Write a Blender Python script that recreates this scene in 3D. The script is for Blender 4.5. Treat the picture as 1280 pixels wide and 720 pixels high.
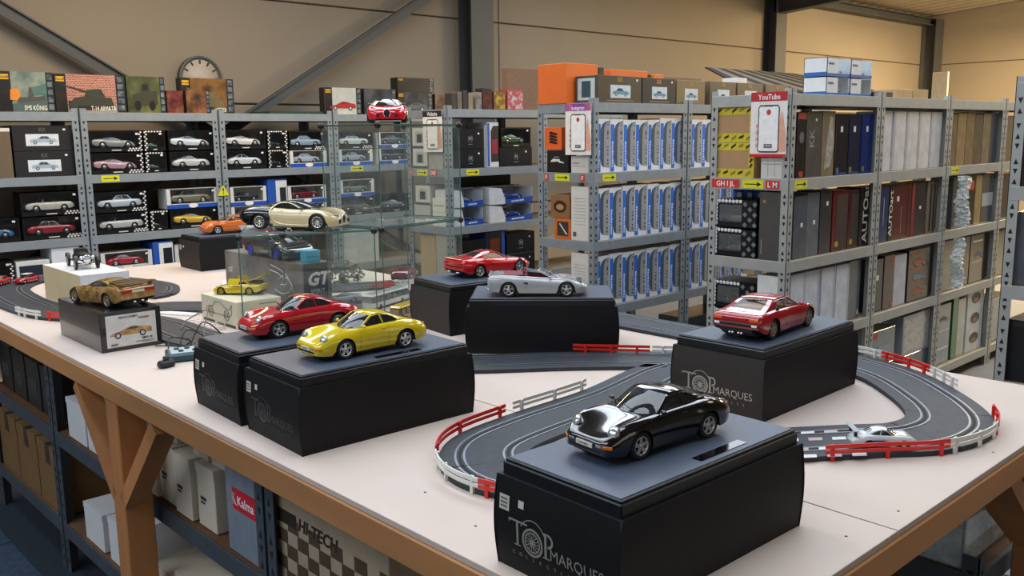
import bpy, bmesh, math, random
from math import sin, cos, pi, radians, sqrt, atan2
from mathutils import Vector, Matrix
from mathutils.geometry import tessellate_polygon
random.seed(7)
for o in list(bpy.data.objects): bpy.data.objects.remove(o)
SC = bpy.context.scene
C = SC.collection
# ---------------------------------------------------------------- camera, light, exposure
EYE = 1.66
cd = bpy.data.cameras.new('camera'); cam = bpy.data.objects.new('camera', cd); C.objects.link(cam)
cd.sensor_width = 36.0; cd.lens = 1136.09/1280*36; cd.clip_start = .02
pt, ro, az = radians(9.5646), radians(-.70356), radians(47.0662)
Hd = Vector((cos(az), sin(az), 0)); Rr = Vector((Hd.y, -Hd.x, 0))
fw = Hd*cos(pt) - Vector((0, 0, sin(pt))); up0 = Rr.cross(fw)
rt = Rr*cos(ro) + up0*sin(ro); up = up0*cos(ro) - Rr*sin(ro)
cam.matrix_world = Matrix(((rt.x, up.x, -fw.x, 0), (rt.y, up.y, -fw.y, 0), (rt.z, up.z, -fw.z, EYE), (0, 0, 0, 1)))
SC.camera = cam
vs = SC.view_settings
vs.view_transform = 'Standard'; vs.look = 'None'; vs.gamma = 1.0; vs.use_curve_mapping = False
vs.exposure = -.15
W = bpy.data.worlds.new('world'); SC.world = W; W.use_nodes = True
W.node_tree.nodes['Background'].inputs[0].default_value = (.62, .74, 1, 1)
W.node_tree.nodes['Background'].inputs[1].default_value = .06
def area(name, loc, sx, sy, power, col, rot=(0, 0, 0)):
    l = bpy.data.lights.new(name, 'AREA'); l.shape = 'RECTANGLE'; l.size = sx; l.size_y = sy
    l.energy = power; l.color = col
    o = bpy.data.objects.new(name, l); C.objects.link(o); o.location = loc; o.rotation_euler = rot
    return o
# daylight through the roof's translucent strips, the tall windows on the left side, warm lamps at the far end
for sx_ in (-2.2, .9, 4.0, 7.1):
    for dx_ in (-.44, .44):
        area('skylight', (sx_ + dx_, 2.8, 3.79), .74, 5.4, 79, (.80, .89, 1), (radians(-4.3), 0, 0))
area('side_fill_light', (-3.9, 1.0, 2.2), 2.0, 7.0, 32, (.86, .92, 1), (0, radians(-90), 0))
area('side_fill_light', (1.0, -5.9, 2.2), 8.0, 2.0, 58, (1, .92, .82), (radians(90), 0, 0))  # added fill from the front side; that wall has no window
area('warm_lamp', (12.4, .8, 3.6), 2.4, 1.0, 720, (1, .76, .44), (radians(38), 0, 0))
area('warm_lamp', (14.0, 4.6, 3.3), 1.2, .5, 310, (1, .76, .44))
area('warm_lamp', (5.6, -1.6, 3.7), 1.6, .5, 16, (1, .80, .55), (radians(25), 0, 0))
area('warm_lamp', (2.4, 5.4, 3.3), 1.5, .3, 48, (1, .76, .46))
# ---------------------------------------------------------------- materials
_M = {}
def srgb(h):
    if isinstance(h, str):
        h = tuple(int(h[i:i+2], 16)/255 for i in (0, 2, 4))
    return tuple(c/12.92 if c <= .04045 else ((c+.055)/1.055)**2.4 for c in h)
def mat(col, rough=.55, metal=0., noise=.08, scale=30., bump=0., coat=0., spec=.5, stretch=None, emit=0.):
    key = (col, rough, metal, noise, scale, bump, coat, spec, stretch, emit)
    if key in _M: return _M[key]
    m = bpy.data.materials.new('m_' + (col if isinstance(col, str) else 'c')); m.use_nodes = True
    nt = m.node_tree; b = nt.nodes['Principled BSDF']; c = srgb(col)
    b.inputs['Roughness'].default_value = rough; b.inputs['Metallic'].default_value = metal
    b.inputs['Coat Weight'].default_value = coat; b.inputs['Coat Roughness'].default_value = .04
    b.inputs['Specular IOR Level'].default_value = spec
    tc = nt.nodes.new('ShaderNodeTexCoord'); nz = nt.nodes.new('ShaderNodeTexNoise')
    nz.inputs['Scale'].default_value = scale; nz.inputs['Detail'].default_value = 3
    src = tc.outputs['Object']
    if stretch:
        mp = nt.nodes.new('ShaderNodeMapping'); mp.inputs['Scale'].default_value = stretch
        nt.links.new(src, mp.inputs['Vector']); src = mp.outputs['Vector']
    nt.links.new(src, nz.inputs['Vector'])
    rp = nt.nodes.new('ShaderNodeValToRGB')
    rp.color_ramp.elements[0].position = .3; rp.color_ramp.elements[1].position = .7
    rp.color_ramp.elements[0].color = tuple(max(0, x*(1-noise)) for x in c) + (1,)
    rp.color_ramp.elements[1].color = tuple(min(1, x*(1+noise)) for x in c) + (1,)
    nt.links.new(nz.outputs['Fac'], rp.inputs['Fac']); nt.links.new(rp.outputs['Color'], b.inputs['Base Color'])
    if bump:
        bp = nt.nodes.new('ShaderNodeBump'); bp.inputs['Strength'].default_value = bump; bp.inputs['Distance'].default_value = .002
        nt.links.new(nz.outputs['Fac'], bp.inputs['Height']); nt.links.new(bp.outputs['Normal'], b.inputs['Normal'])
    if emit:
        b.inputs['Emission Color'].default_value = c + (1,); b.inputs['Emission Strength'].default_value = emit
    _M[key] = m
    return m
def glass(tint=(.9, .95, .93), amount=.12, ior=1.5, rough=0., graze=.8):
    key = ('glass', tint, amount, ior, rough, graze)
    if key in _M: return _M[key]
    m = bpy.data.materials.new('m_glass'); m.use_nodes = True; nt = m.node_tree
    nt.nodes.remove(nt.nodes['Principled BSDF']); out = nt.nodes['Material Output']
    tr = nt.nodes.new('ShaderNodeBsdfTransparent'); tr.inputs[0].default_value = tint + (1,)
    gl = nt.nodes.new('ShaderNodeBsdfGlossy'); gl.inputs['Roughness'].default_value = rough
    df = nt.nodes.new('ShaderNodeBsdfDiffuse'); df.inputs[0].default_value = (.72, .78, .78, 1)
    lw = nt.nodes.new('ShaderNodeLayerWeight'); lw.inputs[0].default_value = .5
    pw = nt.nodes.new('ShaderNodeMath'); pw.operation = 'POWER'; pw.inputs[1].default_value = 4.5
    fr = nt.nodes.new('ShaderNodeMath'); fr.operation = 'MULTIPLY_ADD'; f0 = ((ior-1)/(ior+1))**2*1.6; fr.inputs[1].default_value = graze; fr.inputs[2].default_value = f0
    nt.links.new(lw.outputs['Facing'], pw.inputs[0]); nt.links.new(pw.outputs[0], fr.inputs[0])
    nz = nt.nodes.new('ShaderNodeTexNoise'); nz.inputs['Scale'].default_value = 9
    mm = nt.nodes.new('ShaderNodeMath'); mm.operation = 'MULTIPLY'; mm.inputs[1].default_value = amount
    nt.links.new(nz.outputs['Fac'], mm.inputs[0])
    x1 = nt.nodes.new('ShaderNodeMixShader'); x2 = nt.nodes.new('ShaderNodeMixShader')
    nt.links.new(mm.outputs[0], x1.inputs[0]); nt.links.new(tr.outputs[0], x1.inputs[1]); nt.links.new(df.outputs[0], x1.inputs[2])
    nt.links.new(fr.outputs[0], x2.inputs[0]); nt.links.new(x1.outputs[0], x2.inputs[1]); nt.links.new(gl.outputs[0], x2.inputs[2])
    nt.links.new(x2.outputs[0], out.inputs['Surface'])
    _M[key] = m
    return m
# ---------------------------------------------------------------- mesh builder
class MB:
    def __init__(s): s.v = []; s.f = []; s.m = []; s.s = []
    def add(s, vs_, fs, m=0, smooth=False):
        k = len(s.v); s.v += [tuple(p) for p in vs_]
        for f in fs: s.f.append(tuple(i + k for i in f)); s.m.append(m); s.s.append(smooth)
        return s
    def box(s, x0, x1, y0, y1, z0, z1, m=0):
        v = [(x, y, z) for z in (z0, z1) for y in (y0, y1) for x in (x0, x1)]
        return s.add(v, [(0, 2, 3, 1), (4, 5, 7, 6), (0, 1, 5, 4), (2, 6, 7, 3), (0, 4, 6, 2), (1, 3, 7, 5)], m)
    def cb(s, x0, x1, y0, y1, z0, z1, c=.003, m=0):      # chamfered box
        V = []; idx = {}
        for a in (0, 1):
            for b in (0, 1):
                for d in (0, 1):
                    X, Y, Z = (x0, x1)[a], (y0, y1)[b], (z0, z1)[d]
                    ix, iy, iz = (c, -c)[a], (c, -c)[b], (c, -c)[d]
                    idx[a, b, d] = len(V); V += [(X, Y+iy, Z+iz), (X+ix, Y, Z+iz), (X+ix, Y+iy, Z)]
        F = []
        g = lambda a, b, d, k: idx[a, b, d] + k
        for a in (0, 1):
            F.append([g(a, 0, 0, 0), g(a, 1, 0, 0), g(a, 1, 1, 0), g(a, 0, 1, 0)][::1 if a else -1])
            F.append([g(0, a, 0, 1), g(1, a, 0, 1), g(1, a, 1, 1), g(0, a, 1, 1)][::-1 if a else 1])
            F.append([g(0, 0, a, 2), g(1, 0, a, 2), g(1, 1, a, 2), g(0, 1, a, 2)][::1 if a else -1])
        for a in (0, 1):
            for b in (0, 1):
                F.append([g(a, b, 0, 0), g(a, b, 1, 0), g(a, b, 1, 1), g(a, b, 0, 1)])
                F.append([g(a, 0, b, 0), g(a, 1, b, 0), g(a, 1, b, 2), g(a, 0, b, 2)])
                F.append([g(0, a, b, 1), g(1, a, b, 1), g(1, a, b, 2), g(0, a, b, 2)])
                for d in (0, 1): F.append([g(a, b, d, 0), g(a, b, d, 1), g(a, b, d, 2)])
        return s.add(V, F, m)
    def bar(s, p, q, w, h, m=0, upv=(0, 0, 1)):          # rectangular bar from p to q
        p, q = Vector(p), Vector(q); d = (q-p).normalized(); u = Vector(upv)
        if abs(d.dot(u)) > .98: u = Vector((1, 0, 0))
        a = d.cross(u).normalized()*w/2; b = a.cross(d).normalized()*h/2
        v = [p-a-b, p+a-b, p+a+b, p-a+b, q-a-b, q+a-b, q+a+b, q-a+b]
        return s.add(v, [(0, 1, 2, 3), (7, 6, 5, 4), (0, 4, 5, 1), (1, 5, 6, 2), (2, 6, 7, 3), (3, 7, 4, 0)], m)
    def tube(s, pts, r, n=6, m=0, closed=False):
        pts = [Vector(p) for p in pts]; k = len(pts); V = []; F = []
        for i, p in enumerate(pts):
            a = pts[(i-1) % k] if closed or i > 0 else p; b = pts[(i+1) % k] if closed or i < k-1 else p
            d = (b-a).normalized(); u = Vector((0, 0, 1)) if abs(d.z) < .9 else Vector((1, 0, 0))
            e = d.cross(u).normalized(); g = e.cross(d)
            V += [p + (e*cos(t*2*pi/n) + g*sin(t*2*pi/n))*r for t in range(n)]
        for i in range(k if closed else k-1):
            j = (i+1) % k
            F += [(i*n+t, i*n+(t+1) % n, j*n+(t+1) % n, j*n+t) for t in range(n)]
        if not closed: F += [tuple(range(n))[::-1], tuple((k-1)*n+t for t in range(n))]
        return s.add(V, F, m, True)
    def lathe(s, prof, n=16, m=0, axis='z', c=(0, 0, 0), smooth=True, cap=True):
        V = []; F = []
        for r, h in prof:
            for t in range(n):
                a = 2*pi*t/n; q = (r*cos(a), r*sin(a), h)
                if axis == 'y': q = (q[0], h, q[1])
                if axis == 'x': q = (h, q[0], q[1])
                V.append((q[0]+c[0], q[1]+c[1], q[2]+c[2]))
        for i in range(len(prof)-1):
            F += [(i*n+t, i*n+(t+1) % n, (i+1)*n+(t+1) % n, (i+1)*n+t) for t in range(n)]
        if cap: F += [tuple(range(n))[::-1], tuple((len(prof)-1)*n+t for t in range(n))]
        return s.add(V, F, m, smooth)
    def grid(s, rows, m=0, smooth=True, fm=None):
        n = len(rows[0]); V = [p for r in rows for p in r]
        k = len(s.v); s.v += [tuple(p) for p in V]
        for i in range(len(rows)-1):
            for j in range(n-1):
                mm = m if fm is None else fm(i, j)
                if mm is None: continue
                s.f.append((k+i*n+j, k+i*n+j+1, k+(i+1)*n+j+1, k+(i+1)*n+j)); s.m.append(mm); s.s.append(smooth)
        return s
    def poly(s, loops, m=0):                              # outer loop with holes, 3D points, planar
        L = [[Vector(p) for p in l] for l in loops]; tri = tessellate_polygon(L)
        return s.add([p for l in L for p in l], [tuple(t) for t in tri], m)
    def prism(s, pts, d, m=0):                            # planar loop extruded along d
        n = len(pts); P = [Vector(p) for p in pts]; d = Vector(d)
        return s.add(P + [p+d for p in P], [tuple(range(n))[::-1], tuple(range(n, 2*n))] + [(i, (i+1) % n, n+(i+1) % n, n+i) for i in range(n)], m)
    def ell(s, c, r, m=0, n=8, k=6):
        V = []; F = []
        for i in range(k+1):
            a = pi*i/k - pi/2
            for t in range(n):
                b = 2*pi*t/n; V.append((c[0]+r[0]*cos(a)*cos(b), c[1]+r[1]*cos(a)*sin(b), c[2]+r[2]*sin(a)))
        for i in range(k): F += [(i*n+t, i*n+(t+1) % n, (i+1)*n+(t+1) % n, (i+1)*n+t) for t in range(n)]
        return s.add(V, F, m, True)
    def merge(s, o, M=None, m=0):
        k = len(s.v); s.v += [tuple(M @ Vector(p)) for p in o.v] if M else o.v
        s.f += [tuple(i+k for i in f) for f in o.f]; s.m += [x+m for x in o.m]; s.s += o.s
        return s
    def mesh(s, name, mats, fix=True):
        me = bpy.data.meshes.new(name); me.from_pydata(s.v, [], s.f)
        for x in (mats if isinstance(mats, (list, tuple)) else [mats]): me.materials.append(x)
        if s.f:
            me.polygons.foreach_set('material_index', s.m); me.polygons.foreach_set('use_smooth', s.s)
        if fix:
            bm = bmesh.new(); bm.from_mesh(me); bmesh.ops.recalc_face_normals(bm, faces=bm.faces); bm.to_mesh(me); bm.free()
        me.update(); return me
    def build(s, name, mats, parent=None, loc=None, rz=0, fix=True):
        return link(name, s.mesh(name, mats, fix), parent, loc, rz)
def link(name, me, parent=None, loc=None, rz=0):
    o = bpy.data.objects.new(name, me); C.objects.link(o); o.parent = parent
    if loc: o.location = loc
    if rz: o.rotation_euler[2] = rz
    return o
LABELS = {}
def tag(o, label, cat, group=None):
    o['label'] = label; o['category'] = cat
    if group: o['group'] = group
    if label in LABELS: print('DUPLICATE LABEL', label)
    LABELS[label] = o.name
    return o
def thing(name, label, cat, loc=(0, 0, 0), rz=0, group=None):
    o = bpy.data.objects.new(name, None); C.objects.link(o); o.location = loc; o.rotation_euler[2] = rz
    o.empty_display_size = .05
    return tag(o, label, cat, group)
def struct(o): o['kind'] = 'structure'; return o
_T = {}
def text_mesh(body, bold=0.):
    k = (body, bold)
    if k in _T: return _T[k]
    cu = bpy.data.curves.new('t', 'FONT'); cu.body = body; cu.resolution_u = 2; cu.offset = bold; cu.size = 1.0
    o = bpy.data.objects.new('t', cu); C.objects.link(o)
    me = bpy.data.meshes.new_from_object(o)
    v = [tuple(p.co) for p in me.vertices]; f = [tuple(p.vertices) for p in me.polygons]
    bpy.data.objects.remove(o); bpy.data.curves.remove(cu); bpy.data.meshes.remove(me)
    _T[k] = (v, f); return _T[k]
def put_text(mb, body, o, u, w, size, m=0, align='l', sx=1., bold=0., fn=None, shear=0.):
    """lettering: o origin (baseline start), u right unit, w up unit; fn maps the point on to a curved face"""
    v, f = text_mesh(body, bold); o, u, w = Vector(o), Vector(u), Vector(w)
    if not v: return 0
    x0 = min(p[0] for p in v); x1 = max(p[0] for p in v); wd = (x1-x0)*size*sx/.72
    off = -x0 - {'l': 0, 'c': (x1-x0)/2, 'r': x1-x0}[align]
    P = [o + u*((p[0]+off+shear*p[1])*size*sx/.72) + w*(p[1]*size/.72) for p in v]
    if fn: P = [fn(p) for p in P]
    mb.add(P, f, m); return wd
def rect3(mb, o, u, w, x0, x1, y0, y1, m=0):              # flat rectangle on a plane
    o, u, w = Vector(o), Vector(u), Vector(w)
    mb.add([o+u*x0+w*y0, o+u*x1+w*y0, o+u*x1+w*y1, o+u*x0+w*y1], [(0, 1, 2, 3)], m)
def pl(tab, x):                                           # smooth-ish interpolation in a sorted table
    n = len(tab)
    if n == 1 or x <= tab[0][0]: return tab[0][1]
    if x >= tab[-1][0]: return tab[-1][1]
    for i in range(n-1):
        if tab[i][0] <= x <= tab[i+1][0]:
            h = tab[i+1][0]-tab[i][0]; t = (x-tab[i][0])/h
            sl = lambda j: 0 if j <= 0 or j >= n-1 else (tab[j+1][1]-tab[j-1][1])/(tab[j+1][0]-tab[j-1][0])
            s0, s1 = sl(i), sl(i+1); d = (tab[i+1][1]-tab[i][1])/h
            if i == 0: s0 = 1.5*d - .5*s1
            if i == n-2: s1 = 1.5*d - .5*s0
            return (2*t**3-3*t*t+1)*tab[i][1] + (t**3-2*t*t+t)*h*s0 + (3*t*t-2*t**3)*tab[i+1][1] + (t**3-t*t)*h*s1
def spline(P, per=8):
    out = []; n = len(P)
    for i in range(n-1):
        p0, p1, p2, p3 = Vector(P[max(0, i-1)]), Vector(P[i]), Vector(P[i+1]), Vector(P[min(n-1, i+2)])
        for k in range(per):
            t = k/per
            out.append(.5*(2*p1 + (p2-p0)*t + (2*p0-5*p1+4*p2-p3)*t*t + (3*p1-p0-3*p2+p3)*t**3))
    out.append(Vector(P[-1])); return out
# ---------------------------------------------------------------- the room
GREY = mat('8b9398', .5, .2, .08, 14)                    # galvanised steel of the racks
GREYD = mat('3a3d40', .6, .2, .1, 20)
WALL = mat('877c6c', .75, 0, .03, 1.5)
STEEL = mat('4b4c4c', .6, .1, .08, 3)
X0, X1, Y0, Y1 = -4.0, 16.4, -6.0, 6.95
fl = struct(MB().box(X0, X1, Y0, Y1, -.05, 0).build('floor', mat('7f8184', .6, 0, .06, 3)))
m = MB()                                                  # carpet tiles on the left, each with its own edges
cpt = struct(MB().box(-3.95, 1.6, -5.9, 6.3, .0, .003).build('floor_carpet', mat('1d2733', .95, 0, .2, 60, .4)))
tile = MB().cb(-.245, .245, -.245, .245, 0, .006, .002).mesh('carpet_tile', mat('2a3a4e', .95, 0, .35, 55, .8))
for i in range(3):
    for j in range(8): link('carpet_tile', tile, cpt, (-.35 + .5*i, 2.3 + .5*j, .003))
def wall_panels(name, fixed, lo, hi, axis, face, zs, dirn):
    w = MB()
    if axis == 'x': w.box(lo, hi, fixed, fixed+.15*dirn, 0, 3.75)
    else: w.box(fixed, fixed+.15*dirn, lo, hi, 0, 3.75)
    root = struct(w.build(name, mat('6f675a', .8)))
    n = max(1, round((hi-lo)/5.35))
    for i in range(n):
        a, b = lo+(hi-lo)*i/n, lo+(hi-lo)*(i+1)/n
        for j in range(len(zs)-1):
            z0, z1 = zs[j]+.006, zs[j+1]-.006
            p = MB(); t = .03
            if axis == 'x': p.cb(a+.004, b-.004, fixed-t*dirn, fixed-.001*dirn, z0, z1, .006)
            else: p.cb(min(fixed-t*dirn, fixed-.001*dirn), max(fixed-t*dirn, fixed-.001*dirn), a+.004, b-.004, z0, z1, .006)
            p.build('panel', WALL, root)
    return root
wall_panels('wall_back', Y1, X0+.2, X1, 'x', 0, (0, .95, 1.93, 2.76, 3.7), 1)
wall_panels('wall_right', X1, Y0, Y1-.05, 'y', 0, (0, .95, 1.93, 2.76, 3.7), 1)
struct(MB().box(X0-.15, X0, Y0, Y1, 0, .9).box(X0-.15, X0, Y0, Y1, 3.3, 3.8).box(X0-.15, X0, Y0, -2.6, .9, 3.3).box(X0-.15, X0, 4.6, Y1, .9, 3.3).build('wall_left', WALL))
struct(MB().box(X0, X1, Y0-.15, Y0, 0, 3.8).build('wall_front', WALL))
# corrugated roof rising from the back wall
def roof_z(y): return 3.56 + (Y1-y)*.075
r = MB(); n = int((X1-X0)/.3); rows = [[], []]
for i in range(n+1):
    for dx, dz in ((0, 0), (.1, 0), (.14, .05), (.26, .05)):
        x = X0 + i*.3 + dx
        for k, y in enumerate((Y0, Y1+.1)): rows[k].append((x, y, roof_z(y)+dz))
r.grid(rows, 0, False); struct(r.build('ceiling', mat('a89b86', .6, .2, .05, 2), fix=False))
def hbeam(name, p, q, w, h, label=None):                  # I-section
    m = MB(); p, q = Vector(p), Vector(q); d = (q-p).normalized()
    u = Vector((0, 1, 0)) if abs(d.z) > .7 else Vector((0, 0, 1))
    a = d.cross(u).normalized(); u = a.cross(d).normalized()
    for s in (-1, 1): m.bar(p+u*s*(h/2-.008), q+u*s*(h/2-.008), w, .016, 0, u)
    m.bar(p, q, .012, h-.02, 0, u)
    return struct(m.build(name, STEEL))
for i, x in enumerate((.55, 5.92, 11.26)):
    hbeam('trim_column', (x, Y1-.12, 0), (x, Y1-.12, 3.5), .28 if i < 2 else .26, .2)
    hbeam('trim_rafter', (x, Y1-.1, 3.36), (x, Y0+.1, 3.36+.075*12.7), .16, .3)
hbeam('trim_column', (16.2, Y1-.16, 0), (16.2, Y1-.16, 3.5), .3, .24)
hbeam('trim_eaves_beam', (X0+.2, Y1-.14, 3.46), (X1-.05, Y1-.14, 3.46), .14, .12)
for p, q in (((.6, 3.22), (5.86, .13)), ((.6, .13), (5.86, 3.24))):
    s = .0 if p[1] > 1 else .05
    struct(MB().bar((p[0], Y1-.14-s, p[1]), (q[0], Y1-.14-s, q[1]), .012, .09).bar((p[0], Y1-.14-s, p[1]+.04), (q[0], Y1-.14-s, q[1]+.04), .05, .01).build('trim_brace', STEEL))
struct(MB().bar((11.3, 6.6, 3.5), (16.1, 2.6, 3.75), .03, .03).build('trim_roof_brace', STEEL))
# wall clock
ck = thing('wall_clock', 'round white wall clock with dark rim and hour marks on the back wall', 'clock', (3.15, Y1-.035, 2.115))
f = MB().lathe([(0.17, 0), (.17, -.03), (.168, -.035)], 32, 0, 'y'); f.build('case', mat('4a4a48', .5), ck)
MB().lathe([(.152, -.0352), (.152, -.037)], 32, 0, 'y').build('dial', mat('a59c90', .5), ck)
ring = MB().lathe([(.172, -.03), (.172, -.048), (.152, -.048), (.152, -.036)], 32, 0, 'y'); ring.build('rim', mat('4a4a48', .45), ck)
for i in range(12):
    a = i*pi/6; d = Vector((sin(a), 0, cos(a)))
    MB().bar(d*.112+Vector((0, -.0385, 0)), d*.143+Vector((0, -.0385, 0)), .013, .002, 0, (0, 1, 0)).build('hour_mark', mat('26262a', .6), ck)
for a, l, w in ((4.1, .07, .012), (2.75, .11, .009)):
    MB().bar((0, -.041, 0), (sin(a)*l, -.041, cos(a)*l), w, .002, 0, (0, 1, 0)).build('hand', mat('26262a', .6), ck)
# ---------------------------------------------------------------- boltless racks
LV = (1.84, 1.43, 1.025, .62, .13)
BOARD = mat('9c8a70', .8, 0, .12, 8)
def post_mesh(h, sx, sy):                                 # L-section opening towards +sx, +sy, with punched slots
    p = MB(); w, t = .042, .003
    p.box(min(0, sx*w), max(0, sx*w), min(0, sy*t), max(0, sy*t), 0, h)
    p.box(min(0, sx*t), max(0, sx*t), min(0, sy*w), max(0, sy*w), 0, h)
    s = MB(); k = 0; z = .05
    while z < h-.03:
        k += 1; e = .0006; up_ = 1 if k % 2 else -1
        for cx in (.021,):
            a, b, c_ = (cx-.009, z-.011*up_), (cx+.009, z-.011*up_), (cx, z+.011*up_)
            s.add([(sx*q[0], -sy*e, q[1]) for q in (a, b, c_)], [(0, 1, 2)])
            s.add([(-sx*e, sy*q[0], q[1]) for q in (a, b, c_)], [(0, 1, 2)])
        z += .04 if k % 3 else .06
    return p, s
_rk = {}
SLOT = mat('16171a', .8)
def rack(label, x0, x1, y0, y1, lv=LV, h=1.865, steel=GREY, board_m=BOARD, group=None, name='shelving_unit', slots=True, lvx=None):
    root = thing(name, label, 'shelf', ((x0+x1)/2, (y0+y1)/2, 0), 0, group)
    w, d = (x1-x0)/2, (y1-y0)/2
    for sx in (-1, 1):
        for sy in (-1, 1):
            key = (h, sx, sy, steel.name)
            if key not in _rk:
                p, s = post_mesh(h, -sx, -sy); _rk[key] = (p.mesh('post', steel), s.mesh('slots', SLOT, False))
            po = link('post', _rk[key][0], root, (sx*w, sy*d, 0))
            if slots and not (sy > 0 and sx > 0):
                so = link('slots', _rk[key][1], po); so['kind'] = 'stuff'
    key = (round(w, 3), round(d, 3), steel.name, board_m.name)
    if key not in _rk:
        b = MB(); b.cb(-w+.003, w-.003, 0, .004, -.056, 0, .001); b.box(-w+.003, w-.003, .004, .03, -.056, -.053); b.box(-w+.003, w-.003, .004, .012, -.003, 0)
        e = MB(); e.cb(0, .004, -d+.003, d-.003, -.056, 0, .001); e.box(.004, .03, -d+.003, d-.003, -.056, -.053)
        s = MB().box(-w+.006, w-.006, -d+.006, d-.006, -.012, -.001)
        _rk[key] = (b.mesh('beam', steel), e.mesh('end_beam', steel), s.mesh('shelf_board', board_m))
    B, E, S = _rk[key]
    for z in lv:
        link('beam', B, root, (0, -d-.001, z)); o = link('beam', B, root, (0, d+.001, z), pi)
        link('end_beam', E, root, (-w-.001, 0, z)); link('end_beam', E, root, (w+.001, 0, z), pi)
        link('shelf_board', S, root, (0, 0, z))
    return root
GALLIT = mat('a8aaa6', .5, .2, .08, 12)  # galvanised steel made paler to carry the warm light on this row
R1Y = (6.35, 6.8); R2Y = (4.93, 5.40); R3Y = (3.585, 4.05); R4Y = (2.32, 2.78)
for i, (a, b, t) in enumerate(((1.12, 2.055, 'at the left edge of the photo'), (2.065, 3.015, 'with the grey and pink racing car boxes'), (3.025, 3.975, 'behind the two-tone hypercar'), (3.985, 4.94, 'behind the glass cube display'))):
    rack('grey steel rack bay along the back wall ' + t, a, b, *R1Y, group='grey rack bays')
rack('grey steel rack row end with letters C, D, E, F behind the glass cubes', 4.0, 4.92, *R2Y, group='grey rack bays')
rack('second bay of the rack row behind the orange carton, mostly hidden', 4.93, 5.86, *R2Y, group='grey rack bays')
rack('grey steel rack row end with the purple-headed poster and blue white boxes', 4.0, 4.90, *R3Y, group='grey rack bays')
rack('rack bay of blue white boxes just left of the taller galvanised rack', 4.91, 5.82, *R3Y, group='grey rack bays')
rack('third bay of the blue white box row, carrying brown cartons on top', 5.83, 6.75, *R3Y, group='grey rack bays')
rack('galvanised rack row end with the red-headed phone poster', 4.0, 4.93, *R4Y, steel=GALLIT, group='galvanised rack bays')
rack('galvanised rack bay with five white boxes on its upper shelf', 4.94, 5.855, *R4Y, steel=GALLIT, group='galvanised rack bays')
rack('galvanised rack bay with foil wrapped boxes and a hanging plastic bag', 5.865, 6.79, *R4Y, steel=GALLIT, group='galvanised rack bays')
rack('galvanised rack bay at the far right end of the row', 6.80, 7.7, *R4Y, steel=GALLIT, group='galvanised rack bays')
rack('nearest galvanised rack end at the right edge of the photo', 4.0, 4.93, .87, 1.335, steel=GALLIT, group='galvanised rack bays')
# ---------------------------------------------------------------- the table
WOOD = mat('b27d4c', .6, 0, .28, 6, .25, stretch=(1, .12, 1))
WOODX = mat('b27d4c', .6, 0, .28, 6, .25, stretch=(.12, 1, 1))
WOODZ = mat('ac7444', .6, 0, .28, 6, .25, stretch=(1, 1, .1))
MDF = mat('c9b8ac', .62, 0, .035, 5)
TX0, TX1, TY0, TY1, TZ = .862, 2.535, .61, 4.815, 1.0
tb = thing('display_table', 'large wooden table with pale hardboard top carrying the slot car track', 'table', ((TX0+TX1)/2, (TY0+TY1)/2, 0))
ox, oy = (TX0+TX1)/2, (TY0+TY1)/2
def tpart(name, m, mt): 
    m.v = [(x-ox, y-oy, z) for x, y, z in m.v]; return m.build(name, mt, tb)
for a, b in ((TX0, 1.441), (1.4450, TX1)):
    for c_, d in ((TY0, 3.05), (3.0525, TY1)):
        tpart('top_panel', MB().cb(a, b, c_, d, TZ-.012, TZ, .0008), MDF)
tpart('edge_beam', MB().cb(TX0-.004, TX0+.045, TY0+.002, TY1, TZ-.072, TZ-.0125, .003), WOOD)
tpart('edge_beam', MB().cb(TX0+.046, TX1, TY0-.004, TY0+.042, TZ-.072, TZ-.0125, .003), WOODX)
tpart('edge_beam', MB().cb(TX1-.045, TX1, TY0+.043, TY1, TZ-.072, TZ-.0125, .003), WOOD)
for y in (1.5, 2.62, 3.4, 4.4): tpart('cross_beam', MB().box(TX0+.05, TX1-.05, y, y+.045, TZ-.11, TZ-.0125), WOODX)
for x, y in ((.872, 2.60), (.872, 4.7), (2.445, .655), (2.445, 2.42), (2.445, 4.7)):
    tpart('leg', MB().cb(x, x+.085, y, y+.085, 0, TZ-.0725, .004), WOODZ)
    for s in ((-1, 1) if y > 1 else (1,)):
        tpart('brace', MB().bar((x+.03, y+.042+s*.03, .62), (x+.03, y+.042+s*.31, TZ-.09), .045, .06, 0, (1, 0, 0)), WOODZ)
    s = 1 if x < 1 else -1
    if x > 1: tpart('brace', MB().bar((x+.042+s*.03, y+.042, .62), (x+.042+s*.33, y+.042, TZ-.115), .045, .07, 0, (0, 1, 0)), WOODZ)
for x, y in ((.98, 1.30), (.95, 1.12), (1.05, 1.16), (1.36, .66), (1.52, .645), (1.95, .64), (1.01, 2.28), (2.3, .68)):
    tpart('screw', MB().lathe([(.0026, TZ+.0001), (.0026, TZ+.0006)], 8, 0, 'z', (x, y, 0)), mat('3a3530', .6))
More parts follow.
